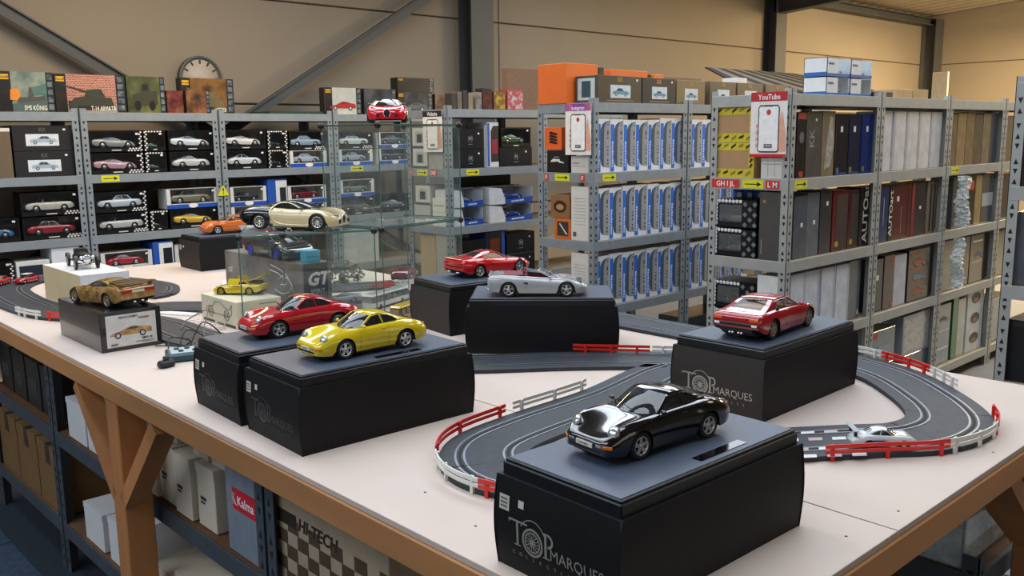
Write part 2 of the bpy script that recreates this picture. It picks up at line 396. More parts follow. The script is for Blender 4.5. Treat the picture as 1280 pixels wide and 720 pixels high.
# ---------------------------------------------------------------- racks and cartons under the table
UND = mat('4d565e', .55, .3, .1, 14); UB = mat('6b4c33', .8, 0, .15, 10)
for (a, b), t in zip(((1.02, 1.955), (1.965, 2.80), (2.81, 3.63), (3.64, 4.55)), ('holding the chequered hobby carton', 'filled with cream cartons behind the table leg', 'holding white cartons left of the table leg', 'at the left edge, full of taped brown cartons')):
    rack('low steel rack under the table ' + t, .985, 1.42, a, b, (.575, .205), .885, UND, UB, 'low racks under the table', 'low_shelving_unit')
CREAM = mat('cfc6b4', .75, 0, .05, 12); WHITE = mat('dcdcdc', .6, 0, .03, 12); KRAFT = mat('9b764c', .8, 0, .08, 14)
def carton(label, x, y, z, w, d, h, mt, rz=0, name='carton', tape=None, lines=None, group=None):
    """w along x, d along y; plain carton with lid flap line and optional print on the -x and -y faces"""
    t = thing(name, label, 'box', (x+w/2, y+d/2, z), rz, group)
    m = MB(); m.cb(-w/2, w/2, -d/2, d/2, 0, h, .002); m.build('body', mt, t)
    f = MB(); f.box(-w/2-.0012, w/2+.0012, -d/2-.0012, d/2+.0012, h*.86, h+.0012); f.build('lid', mt, t)
    if tape:
        k = MB(); k.box(-w/2-.002, w/2+.002, -.025, .025, h*.7, h+.002); k.build('tape', tape, t)
    if lines:
        k = MB()
        for (u0, u1, v0, v1) in lines:
            k.box(-w/2-.0016, -w/2, -u1*d+d/2, -u0*d+d/2, v0*h, v1*h)
        k.build('print', mat('3a3a38', .7), t)
    return t
ln = [(.2, .5, .44, .49), (.2, .42, .38, .41)]
k = 0
ords = ('first', 'second', 'third', 'fourth', 'fifth', 'sixth', 'seventh', 'eighth', 'ninth', 'tenth', 'eleventh', 'twelfth')
for i, y in enumerate((2.70, 2.585, 2.45, 2.315)):
    carton(ords[i] + ' upright cream carton from the left under the table', 1.0 + .01*(i % 2), y-.02, .577, .3, .112, .185, CREAM, lines=ln, group='cream cartons under the table')
for i, y in enumerate((2.71, 2.60, 2.39, 2.27)):
    carton(ords[i] + ' small cream carton lying on the upright ones under the table', 1.03, y-.02, .765, .28, .095, .09, CREAM, lines=ln[:1], group='cream cartons under the table')
kt = carton('tall grey carton with red label on the shelf under the table', 1.0, 2.0, .577, .33, .20, .29, mat('7d8794', .6), name='labelled_carton')
m = MB(); m.box(-.1668, -.1655, -.098, .06, .125, .185); m.build('red_label', mat('c8202f', .5), kt)
m = MB(); put_text(m, 'Kalma', (-.1675, .03, .142), (0, -1, 0), (0, 0, 1), .026, bold=.02)
m.bar((-.1675, .052, .14), (-.1675, .052, .172), .0005, .007, 0, (1, 0, 0)); m.bar((-.1675, .05, .156), (-.1675, .037, .172), .0005, .005, 0, (1, 0, 0)); m.bar((-.1675, .05, .156), (-.1675, .037, .14), .0005, .005, 0, (1, 0, 0)); m.build('lettering', mat('f0eeee', .5), kt)
for i, (y, h) in enumerate(((2.62, .13), (2.44, .16), (2.26, .12), (2.06, .14))):
    carton(ords[i] + ' carton on the lowest shelf, right of the table leg', 1.0, y, .207, .3, .15, h, CREAM if i < 2 else mat('8d8f92', .7), lines=ln)
for i, (y, h, z, lab) in enumerate(((3.31, .15, .577, 'left white carton on the upper shelf just left of the table leg'), (3.1, .145, .577, 'second white carton on the upper shelf just left of the table leg'), (2.88, .15, .577, 'white carton on the upper shelf behind the table leg'), (3.22, .14, .207, 'left white carton on the lower shelf beside the table leg'), (2.97, .16, .207, 'front white carton on the lower shelf beside the table leg'))):
    carton(lab, 1.0, y, z, .3, .19, h, WHITE)
for i in range(4): carton(ords[i] + ' black carton from the left on the upper low shelf at the left edge', 1.02, 4.3-.2*i, .577, .25, .17, .2, mat('2b2a28', .5), lines=[(.2, .8, .3, .6)])
for i in range(3): carton(ords[i] + ' taped brown carton from the left on the lower shelf at the left edge', 1.0, 4.25-.29*i, .207, .32, .27, .26, mat('7d5e36', .75), tape=mat('3f3524', .5))
# chequered hobby carton
hb = thing('hobby_carton', 'hobby carton with brown white chequers standing under the table', 'box', (1.205, 1.705, .577))
MB().cb(-.2, .2, -.24, .24, 0, .29, .002).build('body', mat('a7977e', .7), hb)
q = MB()
for i in range(10):
    for j in range(5):
        if (i+j) % 2: rect3(q, (-.2012, .24, .01), (0, -1, 0), (0, 0, 1), .048*i+.004*j, .048*(i+1)+.004*j if i < 9 else .48, .035*j, .035*(j+1))
for i in range(8): rect3(q, (-.2012, .24, .255), (0, -1, 0), (0, 0, 1), .06*i, .06*i+.03, 0, .03)
q.build('chequers', mat('4c3b2a', .7), hb)['kind'] = 'stuff'
q = MB(); rect3(q, (-.2014, .225, .165), (0, -1, 0), (0, 0, 1), 0, .09, 0, .035); put_text(q, 'HI-TECH', (-.2014, .125, .168), (0, -1, 0), (0, 0, 1), .032, bold=.025, shear=.2); q.build('lettering', mat('2a2019', .6), hb)
fp = thing('picture_carton', 'flat carton with rows of car pictures lying under the table', 'box', (1.2, 1.32, .207))
MB().cb(-.24, .24, -.26, .28, 0, .22, .002).build('body', mat('a89b7c', .7), fp)
q = MB()
for i in range(5):
    for j in range(4):
        rect3(q, (-.22+.105*j, -.24+.1*i, .2212), (1, 0, 0), (0, 1, 0), 0, .085, 0, .07, (i*2+j) % 2)
q.build('pictures', [mat('3c3a33', .6, 0, .5, 40), mat('6a6650', .6, 0, .5, 40)], fp)
pb = thing('clear_storage_tub', 'clear plastic storage tub under the right end of the table', 'tub', (2.47, .93, .5505))
q = MB().box(-.16, .16, -.12, .12, 0, .004).box(-.16, -.156, -.12, .12, 0, .2).box(.156, .16, -.12, .12, 0, .2).box(-.16, .16, -.12, -.116, 0, .2).box(-.16, .16, .116, .12, 0, .2)
q.build('shell', glass((.85, .88, .9), 1.1), pb); MB().box(-.17, .17, -.13, .13, .2, .215).build('lid', glass((.85, .88, .9), .6), pb)
carton('grey flat carton leaning below the clear tub under the table', 2.35, .80, .207, .22, .30, .22, mat('8f8d88', .7))
carton('white display card carton under the right table corner', 2.66, .80, .5505, .2, .26, .2, mat('c9c8c4', .6))
rack('low steel rack under the right end of the table', 2.50-.2, 3.1, .765, 1.2, (.55, .205), .6, UND, UB, 'low racks under the table', 'low_shelving_unit')
# ---------------------------------------------------------------- black shoulder boxes with display bases
BLK = mat('0e0e10', .6, 0, .15, 60, .15, 0, .3); BLKLIT = mat('2e2925', .6, 0, .1, 60, .15, 0, .35); LIDT = mat('465060', .38, 0, .05, 120, .1); RIMM = mat('0e0f12', .4, 0, .1, 40)
SIL = mat('a9a49a', .35, .4, .05, 50); SILD = mat('4a494b', .4, .3, .05, 50)
BL, BW, BH = .455, .252, .146
def bulge(z): return .0055*sin(pi*max(0, min(1, z/BH)))
def top_box(label, x, y, rz=0, logo=None, tags=True, plaque=True, z=TZ, brown=False):
    """x, y: centre.  long axis = local x, logo on the -x end, which brown colours as lit"""
    t = thing('car_presentation_box', label, 'box', (x, y, z), rz, 'black presentation boxes')
    n = 8; m = MB()
    for i in range(n):
        z0, z1 = BH*i/n, BH*(i+1)/n; b0, b1 = bulge(z0), bulge(z1)
        P = lambda b, zz: [(-BL/2-b, -BW/2-b*.5, zz), (BL/2+b, -BW/2-b*.5, zz), (BL/2+b, BW/2+b*.5, zz), (-BL/2-b, BW/2+b*.5, zz)]
        m.add(P(b0, z0)+P(b1, z1), [(k, (k+1) % 4, 4+(k+1) % 4, 4+k) for k in range(4)], 0, False)
    for i in range(len(m.m)):
        if i % 4 == 3 and brown: m.m[i] = 1  # light falling on the -x end, painted as a browner face
    m.add([(-BL/2, -BW/2, BH), (BL/2, -BW/2, BH), (BL/2, BW/2, BH), (-BL/2, BW/2, BH)], [(0, 1, 2, 3)])
    m.build('carton_body', [BLK, BLKLIT], t)
    e = MB()
    for sx in (-1, 1):
        for sy in (-1, 1):
            MB().tube([(sx*(BL/2+bulge(BH*i/n)), sy*(BW/2+bulge(BH*i/n)*.5), BH*i/n) for i in range(n+1)], .0016, 5).build('corner_seam', BLK, t)
    l, w = BL/2-.006, BW/2-.005
    MB().cb(-l, l, -w, w, BH-.002, BH+.020, .002).build('base_rim', RIMM, t)
    MB().cb(-l+.003, l-.003, -w+.003, w-.003, BH+.0202, BH+.024, .001).build('base_lip', RIMM, t)
    MB().cb(-l+.007, l-.007, -w+.007, w-.007, BH+.0205, BH+.0258, .001).build('base_top', LIDT, t)
    if plaque: MB().box(-.02, .10, -w+.018, -w+.036, BH+.0258, BH+.0268).build('name_plaque', mat('0b0b0f', .12, .2), t)
    o = lambda p: Vector((-BL/2-bulge(p.z)-.0008, p.y, p.z))
    if tags:
        for (y0, z0, a, b) in ((.117, .118, .022, .024), (.075, .118, .012, .012)):
            q = MB(); q.add([o(Vector((0, y0, z0-b))), o(Vector((0, y0-a, z0-b))), o(Vector((0, y0-a, z0))), o(Vector((0, y0, z0)))], [(0, 1, 2, 3)]); q.build('price_tag', mat('c9c4b8', .6), t)
            if a > .02:
                for k_ in range(3):
                    zz = z0-.006-.006*k_; q = MB(); q.add([o(Vector((0, y0-.003, zz-.0015)))+Vector((-.0004, 0, 0)), o(Vector((0, y0-.018, zz-.0015)))+Vector((-.0004, 0, 0)), o(Vector((0, y0-.018, zz+.0015)))+Vector((-.0004, 0, 0)), o(Vector((0, y0-.003, zz+.0015)))+Vector((-.0004, 0, 0))], [(0, 1, 2, 3)]); q.build('tag_line', mat('6a655c', .6), t)
    if logo:
        q = MB(); U, Wd = (0, -1, 0), (0, 0, 1)
        def seg(a, b, wd): 
            a, b = Vector((0, .094-a[0], a[1])), Vector((0, .094-b[0], b[1])); d = (b-a).normalized(); nn = Vector((0, -d.z, d.y))*wd/2
            q.add([o(a-nn), o(b-nn), o(b+nn), o(a+nn)], [(0, 1, 2, 3)])
        def ring(cx, cz, r0, r1, a0=0, a1=360, n=28):
            for i in range(n):
                t0, t1 = radians(a0+(a1-a0)*i/n), radians(a0+(a1-a0)*(i+1)/n)
                q.add([o(Vector((0, .094-cx-r*sin(a), cz+r*cos(a)))) for r, a in ((r0, t0), (r1, t0), (r1, t1), (r0, t1))], [(0, 1, 2, 3)])
        seg((.0, .0845), (.040, .0845), .0032); seg((.0, .0858), (.0, .080), .002); seg((.018, .083), (.018, .047), .0048); seg((.011, .0465), (.025, .0465), .002)   # T
        ring(.051, .060, .0185, .0225); ring(.051, .060, .014, .0165); ring(.051, .060, 0, .0035)                                   # wheel as the O
        for i in range(14): a = 2*pi*i/14; seg((.051+.0035*cos(a), .060+.0035*sin(a)), (.051+.0142*cos(a), .060+.0142*sin(a)), .0016)
        ring(.051, .066, .0275, .0292, -62, 62, 20)
        seg((.079, .083), (.079, .046), .0048); seg((.072, .0455), (.087, .0455), .002); seg((.072, .0833), (.084, .0833), .002)     # P
        ring(.084, .0735, .0072, .0112, 0, 180, 14)
        put_text(q, 'MARQUES', (0, .094-.089, .046), U, Wd, .0185, sx=.92, fn=o)
        for k_, ch in enumerate('COLLECTIBLES'): put_text(q, ch, (0, .094-.006-.0148*k_, .030), U, Wd, .0062, fn=o)
        q.build('emblem', SIL if logo == 1 else SILD, t)
    return t
top_box('black presentation box with silver emblem under the black sports car, nearest the camera', 1.117, .866, radians(-1), 1)
top_box('black presentation box with faint emblem under the yellow sports car', 1.147, 1.752, radians(-2), 2)
top_box('black presentation box under the red coupe, left of the yellow car', 1.152, 2.032, radians(-2.5), 2, plaque=False)
top_box('black presentation box with silver emblem under the wedge-shaped red coupe at right', 2.012, 1.21, radians(1), 1, tags=False, plaque=False, brown=True)
top_box('black presentation box under the silver convertible, turned broadside to the camera', 1.995, 2.004, radians(-45.9), None, False, False)
top_box('black presentation box with end coloured as lit under the red berlinetta behind the convertible', 2.106, 2.405, radians(-7), None, False, False, brown=True)
top_box('far black presentation box beneath the orange coupe', 2.17, 4.50, radians(-1), None, True, False, brown=True)
# ---------------------------------------------------------------- slot car track
TRK = mat('2b2f36', .6, 0, .22, 45, .3); RAIL = mat('8f949a', .35, .7, .1, 40); TW = .185
track = thing('slot_car_track', 'dark grey two-lane slot car race track winding over the table', 'track', (0, 0, TZ))
def offset(P, d):
    out = []
    for i, p in enumerate(P):
        a = P[max(0, i-1)]; b = P[min(len(P)-1, i+1)]; t = (b-a).normalized()
        out.append(Vector((p.x - t.y*d, p.y + t.x*d, p.z)))
    return out
def strip(m, P, d0, d1, z0, z1, mi=0):
    A, B = offset(P, d0), offset(P, d1); rows = []
    for a, b in zip(A, B): rows.append([(a.x, a.y, z0), (a.x, a.y, z1), (b.x, b.y, z1), (b.x, b.y, z0)])
    m.grid(rows, mi, False)
    for r in (rows[0], rows[-1]): m.add(r, [(0, 1, 2, 3)], mi)
def lay_track(ctrl, per=10, piece=18, dz=0):
    P = spline([Vector((x, y, 0)) for x, y in ctrl], per); i = 0
    while i < len(P)-1:
        S = P[i:i+piece+1]
        if len(S) > 1:
            m = MB(); strip(m, S, -TW/2, TW/2, 0+dz, .011+dz); s = m.build('track_section', TRK, track)
            r = MB()
            for lane in (-.05, .05):
                for e in (-.009, .009): strip(r, S, lane+e-.0022, lane+e+.0022, .0108+dz, .0122+dz)
                strip(r, S, lane-.003, lane+.003, .0108+dz, .0114+dz, 1)
            r.build('rails', [RAIL, mat('0c0d10', .8)], s)
        i += piece
    return P
LOOP = lay_track([(2.43, 3.05), (2.435, 2.75), (2.435, 2.4), (2.435, 2.1), (2.435, 1.75), (2.435, 1.42), (2.42, 1.2), (2.36, 1.04), (2.235, .895), (2.12, .80), (2.02, .765), (1.91, .785), (1.81, .86), (1.68, .955), (1.5, 1.075), (1.34, 1.105), (1.21, 1.135), (1.14, 1.215), (1.145, 1.31), (1.23, 1.395), (1.4, 1.425), (1.68, 1.44), (1.93, 1.49), (2.06, 1.50), (2.09, 1.55), (2.02, 1.65), (1.86, 1.80), (1.66, 1.96), (1.50, 2.14), (1.42, 2.4), (1.30, 2.65), (1.238, 2.9), (1.238, 3.2), (1.17, 3.45), (1.06, 3.68), (1.03, 3.9), (1.03, 4.15), (1.07, 4.45), (1.20, 4.65), (1.36, 4.66), (1.46, 4.48), (1.545, 4.22), (1.565, 4.02), (1.50, 3.87), (1.43, 3.84)])
L2 = lay_track([(2.34, 2.98), (2.2, 3.03), (2.05, 3.02), (1.88, 3.02), (1.72, 3.14), (1.56, 3.34), (1.42, 3.50), (1.28, 3.56)], dz=.0005)
L4 = lay_track([(2.36, 3.3), (2.1, 3.42), (1.98, 3.6), (1.98, 3.78), (2.1, 3.92), (2.3, 3.98)], dz=.0005)
for i in range(5):                                        # start grid print on both lanes
    for lane in (-.05, .05):
        for e in (-.022, .022):
            c_ = Vector((1.60+.04*i, 1.0-.033*i, 0)) + Vector((.64, .77, 0))*(lane+e)
            d_ = Vector((.77, -.64, 0)); n_ = Vector((.64, .77, 0))
            q = MB(); q.add([c_-d_*.018-n_*.009+Vector((0, 0, .0119)), c_+d_*.012-n_*.009+Vector((0, 0, .0119)), c_+d_*.018+n_*.009+Vector((0, 0, .0119)), c_-d_*.012+n_*.009+Vector((0, 0, .0119))], [(0, 1, 2, 3)]); q.build('grid_mark', mat('b9a0a4' if (i+(e > 0)) % 2 else 'd4d2d0', .5), track)
# white kerb plates beside the left track
for i, (x, y, l, a) in enumerate(((1.385, 3.36, .17, 118), (1.367, 3.10, .26, 92), (1.86, 3.93, .14, 65))):
    t = thing('kerb_plate', ('white kerb plate behind the gold car box', 'red and white striped kerb plate beside the controller', 'white kerb plate beside the far black presentation box')[i], 'track kerb', (x, y, TZ), radians(a))
    MB().cb(-l/2, l/2, -.02, .02, .0, .007, .001).build('plate', mat('e6e2dc', .5), t)
    if i == 1:
        for k in range(8): MB().add([(-l/2+.032*k, -.018, .0075), (-l/2+.032*k+.012, -.018, .0075), (-l/2+.032*k+.018, .018, .0075), (-l/2+.032*k+.006, .018, .0075)], [(0, 1, 2, 3)]).build('stripe', mat('a0605a', .5), t)
REDP = mat('d8281e', .4, 0, .05, 40); WHTP = mat('dcdad2', .4, 0, .05, 40)
def barrier(label, P, colr, h=.036, dz=.0):
    c = P[len(P)//2]; t = thing('crash_barrier', label, 'track barrier', (c.x, c.y, TZ), 0, 'plastic crash barriers'); Q = [p-c for p in P]
    for z0, z1 in ((.017, .024), (.028, .036)):
        m = MB(); strip(m, Q, -.0014, .0014, z0+dz, z1+dz); m.build('guard_rail', colr, t)
    for i in (1, len(Q)//2, len(Q)-2):
        p = Q[i]; q = Q[min(i+1, len(Q)-1)]; d = (q-Q[i-1]).normalized(); a = Vector((p.x, p.y, -.001)); 
        m = MB(); m.bar(a+d.cross(Vector((0, 0, 1)))*.003, a+d.cross(Vector((0, 0, 1)))*.003+Vector((0, 0, .037)), .006, .007, 0, d); m.build('bracket', colr, t)
def along(P, side, pts):          # stretch of the offset curve between two points
    O = offset(P, side); k = [min(range(len(O)), key=lambda i: (O[i].x-p[0])**2+(O[i].y-p[1])**2) for p in pts]
    a, b = sorted(k); S = O[a:b+1]
    return spline(S, 2) if len(S) < 7 else S
OUT = -(TW/2+.006)
def sidec(P, p):                  # which side of the track a point is on
    i = min(range(1, len(P)-1), key=lambda i: (P[i].x-p[0])**2+(P[i].y-p[1])**2)
    d = P[i+1]-P[i-1]; return 1 if d.x*(p[1]-P[i].y)-d.y*(p[0]-P[i].x) > 0 else -1
for lab, a, b, colr in (('red barrier on the left curve facing the yellow car', (1.40, 1.52), (1.11, 1.39), REDP), ('grey-white barrier at the far end of the left curve', (1.68, 1.54), (1.41, 1.52), WHTP), ('white barrier at the left apex of the near curve', (1.10, 1.38), (1.04, 1.22), WHTP), ('red barrier next to the price tags of the nearest box', (1.04, 1.215), (1.10, 1.07), REDP),
        ('long red barrier in front of the white race car', (1.66, .86), (1.87, .70), REDP), ('white barrier on the right curve beside the white race car', (1.875, .698), (2.05, .672), WHTP), ('red barrier at the right tip of the track', (2.055, .672), (2.17, .74), REDP), ('grey-white barrier on the far right curve', (2.33, .87), (2.43, .97), WHTP), ('red barrier on the far right curve behind the wedge-shaped coupe', (2.435, .975), (2.51, 1.13), REDP), ('white barrier right behind the wedge-shaped coupe box', (2.512, 1.14), (2.528, 1.33), WHTP)):
    s = sidec(LOOP, ((a[0]+b[0])/2, (a[1]+b[1])/2)); barrier(lab, along(LOOP, s*(TW/2+.006), (a, b)), colr)
barrier('red barrier in front of the silver convertible box', [Vector((1.955+.024*i, 1.835-.03*i, 0)) for i in range(7)], REDP)
barrier('pale barrier between the convertible box and the coupe box', [Vector((2.103+.02*i, 1.65-.024*i, 0)) for i in range(6)], WHTP)
barrier('white barrier left of the gold car box', along(LOOP, sidec(LOOP, (.96, 3.7))*(TW/2+.006), ((.96, 3.80), (.995, 3.62))), WHTP, .05)
barrier('short red barrier at the left side of the gold car box', along(LOOP, sidec(LOOP, (.96, 3.7))*(TW/2+.006), ((1.0, 3.61), (1.06, 3.49))), REDP, .05)
barrier('red barrier seen through the glass cubes', [Vector((2.20+.02*i, 3.26-.006*i, 0)) for i in range(6)], REDP)
barrier('white barrier seen through the glass cubes', [Vector((2.305+.02*i, 3.225-.006*i, 0)) for i in range(5)], WHTP)
# ---------------------------------------------------------------- model cars (specs in full-size metres, x forward)
TYRE = mat('141414', .7, 0, .1, 60); CHROME = mat('d2d4d6', .2, .8, .03, 30); DARK = mat('0d0d0f', .6, 0, .1, 30)
CARGLASS = glass((.42, .46, .48), .05, 1.5); CLEARG = glass((.8, .84, .85), .03, 1.3, 0., .35)
def paint(c, r=.14): return c if not isinstance(c, str) else mat(c, r, 0, .04, 60, 0, 1.0)
P993 = dict(xf=2.09, xr=-2.155, ax=(1.136, -1.136), wr=.318, ar=.365, tr=(.72, .74), ww=.21,
    deck=[(-2.155, .60), (-2.05, .70), (-1.85, .80), (-1.6, .89), (-1.35, .955), (-.8, .95), (.75, .865), (1.1, .805), (1.5, .715), (1.8, .635), (2.0, .57), (2.07, .53), (2.09, .49)],
    belt=[(-2.155, .6), (-2.1, .68), (-1.9, .78), (-1.6, .87), (-1.2, .925), (-.7, .92), (0, .905), (.6, .89), (1.1, .885), (1.45, .86), (1.68, .80), (1.85, .68), (1.97, .60), (2.06, .53), (2.09, .49)],
    wb=[(-2.155, .42), (-2.0, .56), (-1.7, .68), (-1.3, .745), (-.8, .745), (0, .725), (.8, .72), (1.3, .71), (1.7, .68), (1.95, .62), (2.06, .54), (2.09, .46)],
    wm=[(-2.155, .58), (-2.05, .72), (-1.8, .82), (-1.3, .885), (-1.0, .878), (-.6, .83), (0, .81), (.5, .82), (1.1, .855), (1.4, .85), (1.8, .795), (1.98, .72), (2.07, .63), (2.09, .55)],
    sill=[(-2.155, .32), (-1.8, .23), (0, .19), (1.7, .19), (2.09, .23)],
    W0=((.83, .875), (.50, .665, .90)), W1=((.17, 1.275), (.03, .535, 1.225)), M=((-.25, 1.305), (-.27, .53, 1.262)), C1=((-.62, 1.27), (-.62, .50, 1.205)), D=((-1.02, 1.13), (-.95, .545, 1.065)), C0=((-1.45, .955), (-1.25, .62, .925)), rg=(.12, .80, .74),
    win=[[(.40, .915), (.0, 1.185), (-.27, 1.218), (-.36, .935)], [(-.42, .94), (-.345, 1.218), (-.6, 1.17), (-.80, 1.08), (-.94, .985), (-.92, .95)]])
F355 = dict(xf=2.13, xr=-2.12, ax=(1.225, -1.225), wr=.315, ar=.36, tr=(.78, .82), ww=.22,
    deck=[(-2.12, .76), (-2.06, .88), (-1.8, .915), (-1.4, .925), (-.9, .90), (.7, .80), (1.1, .73), (1.5, .655), (1.85, .56), (2.05, .48), (2.13, .42)],
    belt=[(-2.12, .75), (-2.06, .86), (-1.8, .895), (-1.2, .90), (-.7, .865), (0, .81), (.5, .775), (1.0, .76), (1.4, .715), (1.8, .59), (2.05, .47), (2.13, .40)],
    wb=[(-2.12, .70), (-2.0, .78), (-1.5, .82), (-1.0, .79), (-.4, .75), (.3, .74), (.9, .76), (1.4, .76), (1.8, .66), (2.05, .48), (2.13, .3)],
    wm=[(-2.12, .80), (-2.0, .88), (-1.5, .95), (-1.0, .95), (-.4, .90), (.3, .89), (.9, .92), (1.35, .925), (1.8, .82), (2.05, .6), (2.13, .4)],
    sill=[(-2.12, .38), (-1.8, .22), (0, .16), (1.7, .16), (2.13, .2)],
    W0=((.98, .785), (.60, .66, .79)), W1=((.13, 1.13), (-.02, .53, 1.095)), M=((-.22, 1.17), (-.25, .52, 1.135)), C1=((-.55, 1.145), (-.55, .50, 1.09)), D=((-1.0, 1.04), (-.98, .58, 1.0)), C0=((-1.6, .92), (-1.5, .66, .90)), rg=(.15, .72, .62),
    win=[[(.46, .82), (-.02, 1.06), (-.25, 1.095), (-.42, .87)], [(-.48, .88), (-.32, 1.09), (-.55, 1.055), (-.85, .965), (-.8, .905)]])
DINO = dict(xf=2.10, xr=-2.17, ax=(1.275, -1.275), wr=.315, ar=.365, tr=(.72, .72), ww=.20,
    deck=[(-2.17, .74), (-2.13, .82), (-1.8, .865), (-1.4, .885), (-.9, .89), (.7, .80), (1.1, .755), (1.5, .69), (1.85, .61), (2.05, .54), (2.10, .46)],
    belt=[(-2.17, .73), (-2.12, .81), (-1.8, .85), (-1.2, .86), (-.6, .85), (0, .835), (.6, .81), (1.1, .77), (1.5, .70), (1.9, .60), (2.05, .53), (2.10, .46)],
    wb=[(-2.17, .72), (-2.05, .77), (-1.5, .79), (-.8, .77), (.2, .76), (1.0, .76), (1.5, .74), (1.9, .66), (2.10, .50)],
    wm=[(-2.17, .78), (-2.05, .84), (-1.5, .88), (-1.0, .88), (0, .85), (1.0, .87), (1.5, .86), (1.9, .76), (2.10, .58)],
    sill=[(-2.17, .42), (-1.8, .25), (0, .19), (1.7, .2), (2.10, .3)],
    W0=((.92, .80), (.66, .69, .815)), W1=((.22, 1.15), (.10, .55, 1.125)), M=((-.3, 1.19), (-.3, .54, 1.165)), C1=((-.78, 1.17), (-.80, .53, 1.14)), D=((-1.2, 1.045), (-1.2, .62, 1.01)), C0=((-1.8, .875), (-1.75, .72, .855)), rg=(.05, .80, .80),
    win=[[(.55, .835), (.10, 1.085), (-.22, 1.115), (-.26, .86)], [(-.29, .865), (-.255, 1.115), (-.66, 1.095), (-.86, .90), (-.8, .875)]])
M1 = dict(xf=2.10, xr=-2.26, ax=(1.28, -1.28), wr=.33, ar=.375, tr=(.80, .82), ww=.25,
    deck=[(-2.26, .78), (-2.2, .90), (-1.8, .93), (-1.4, .945), (-.9, .93), (.7, .78), (1.1, .73), (1.5, .65), (1.85, .56), (2.05, .48), (2.10, .40)],
    belt=[(-2.26, .77), (-2.2, .88), (-1.8, .905), (-1.2, .91), (-.6, .86), (0, .82), (.6, .79), (1.1, .77), (1.5, .70), (1.9, .55), (2.05, .46), (2.10, .40)],
    wb=[(-2.26, .80), (-2.1, .84), (-1.5, .86), (-.8, .78), (.2, .74), (.9, .78), (1.4, .80), (1.8, .72), (2.05, .60), (2.10, .5)],
    wm=[(-2.26, .86), (-2.1, .93), (-1.5, .98), (-1.0, .97), (-.4, .90), (.4, .89), (.9, .95), (1.4, .96), (1.8, .85), (2.05, .7), (2.10, .6)],
    sill=[(-2.26, .40), (-1.9, .26), (0, .15), (1.7, .12), (2.10, .15)],
    W0=((1.0, .76), (.66, .66, .79)), W1=((.12, 1.10), (-.02, .54, 1.075)), M=((-.25, 1.14), (-.28, .53, 1.11)), C1=((-.65, 1.11), (-.62, .52, 1.07)), D=((-1.15, 1.02), (-1.1, .60, .985)), C0=((-1.9, .93), (-1.7, .70, .905)), rg=(.05, .6, .6),
    win=[[(.50, .82), (-.02, 1.04), (-.26, 1.07), (-.40, .85)], [(-.45, .86), (-.33, 1.07), (-.6, 1.04), (-.95, .94), (-.9, .885)]])
CHIRON = dict(xf=2.16, xr=-2.36, ax=(1.355, -1.355), wr=.35, ar=.385, tr=(.84, .82), ww=.27,
    deck=[(-2.36, .72), (-2.25, .84), (-1.9, .93), (-1.4, .97), (-.9, .96), (.8, .86), (1.2, .80), (1.6, .73), (1.9, .65), (2.1, .56), (2.16, .48)],
    belt=[(-2.36, .72), (-2.25, .83), (-1.9, .91), (-1.3, .95), (-.7, .91), (0, .86), (.6, .85), (1.1, .86), (1.5, .83), (1.85, .72), (2.08, .57), (2.16, .47)],
    wb=[(-2.36, .66), (-2.2, .76), (-1.7, .84), (-1.0, .83), (-.3, .76), (.4, .76), (1.0, .79), (1.5, .79), (1.9, .68), (2.16, .40)],
    wm=[(-2.36, .80), (-2.2, .92), (-1.6, 1.02), (-1.0, 1.02), (-.4, .96), (.4, .95), (1.0, .99), (1.5, .99), (1.9, .86), (2.16, .55)],
    sill=[(-2.36, .42), (-1.9, .24), (0, .15), (1.7, .13), (2.16, .16)],
    W0=((1.05, .86), (.62, .68, .87)), W1=((.20, 1.17), (.02, .54, 1.13)), M=((-.15, 1.205), (-.2, .53, 1.165)), C1=((-.55, 1.18), (-.55, .50, 1.12)), D=((-1.05, 1.10), (-1.0, .56, 1.02)), C0=((-1.75, .96), (-1.5, .66, .945)), rg=(.2, .8, .5),
    win=[[(.44, .895), (.0, 1.09), (-.2, 1.125), (-.28, .90)], [(-.32, .905), (-.25, 1.125), (-.5, 1.08), (-.72, .97), (-.66, .92)]])
SEDAN = dict(xf=2.2, xr=-2.25, ax=(1.30, -1.30), wr=.32, ar=.36, tr=(.70, .70), ww=.17,
    deck=[(-2.25, .68), (-2.2, .86), (-1.7, .91), (-1.2, .92), (.8, .90), (1.4, .89), (2.0, .82), (2.16, .74), (2.2, .62)],
    belt=[(-2.25, .66), (-2.2, .84), (-1.7, .89), (0, .90), (1.2, .88), (2.0, .80), (2.16, .70), (2.2, .6)],
    wb=[(-2.25, .66), (-2.1, .76), (-1.2, .78), (1.2, .78), (2.0, .72), (2.2, .58)],
    wm=[(-2.25, .74), (-2.1, .83), (-1.0, .86), (1.0, .86), (2.0, .8), (2.2, .66)],
    sill=[(-2.25, .36), (-1.9, .26), (0, .2), (1.8, .22), (2.2, .34)],
    W0=((.95, .90), (.75, .70, .90)), W1=((.35, 1.36), (.27, .58, 1.33)), M=((-.2, 1.40), (-.2, .58, 1.37)), C1=((-.8, 1.37), (-.8, .57, 1.34)), D=((-1.0, 1.2), (-1.0, .62, 1.17)), C0=((-1.35, .92), (-1.3, .68, .90)), rg=(.1, .85, .8),
    win=[[(.62, .93), (.25, 1.28), (-.2, 1.32), (-.24, .93)], [(-.3, .93), (-.26, 1.32), (-.74, 1.29), (-1.0, 1.05), (-1.02, .93)]])
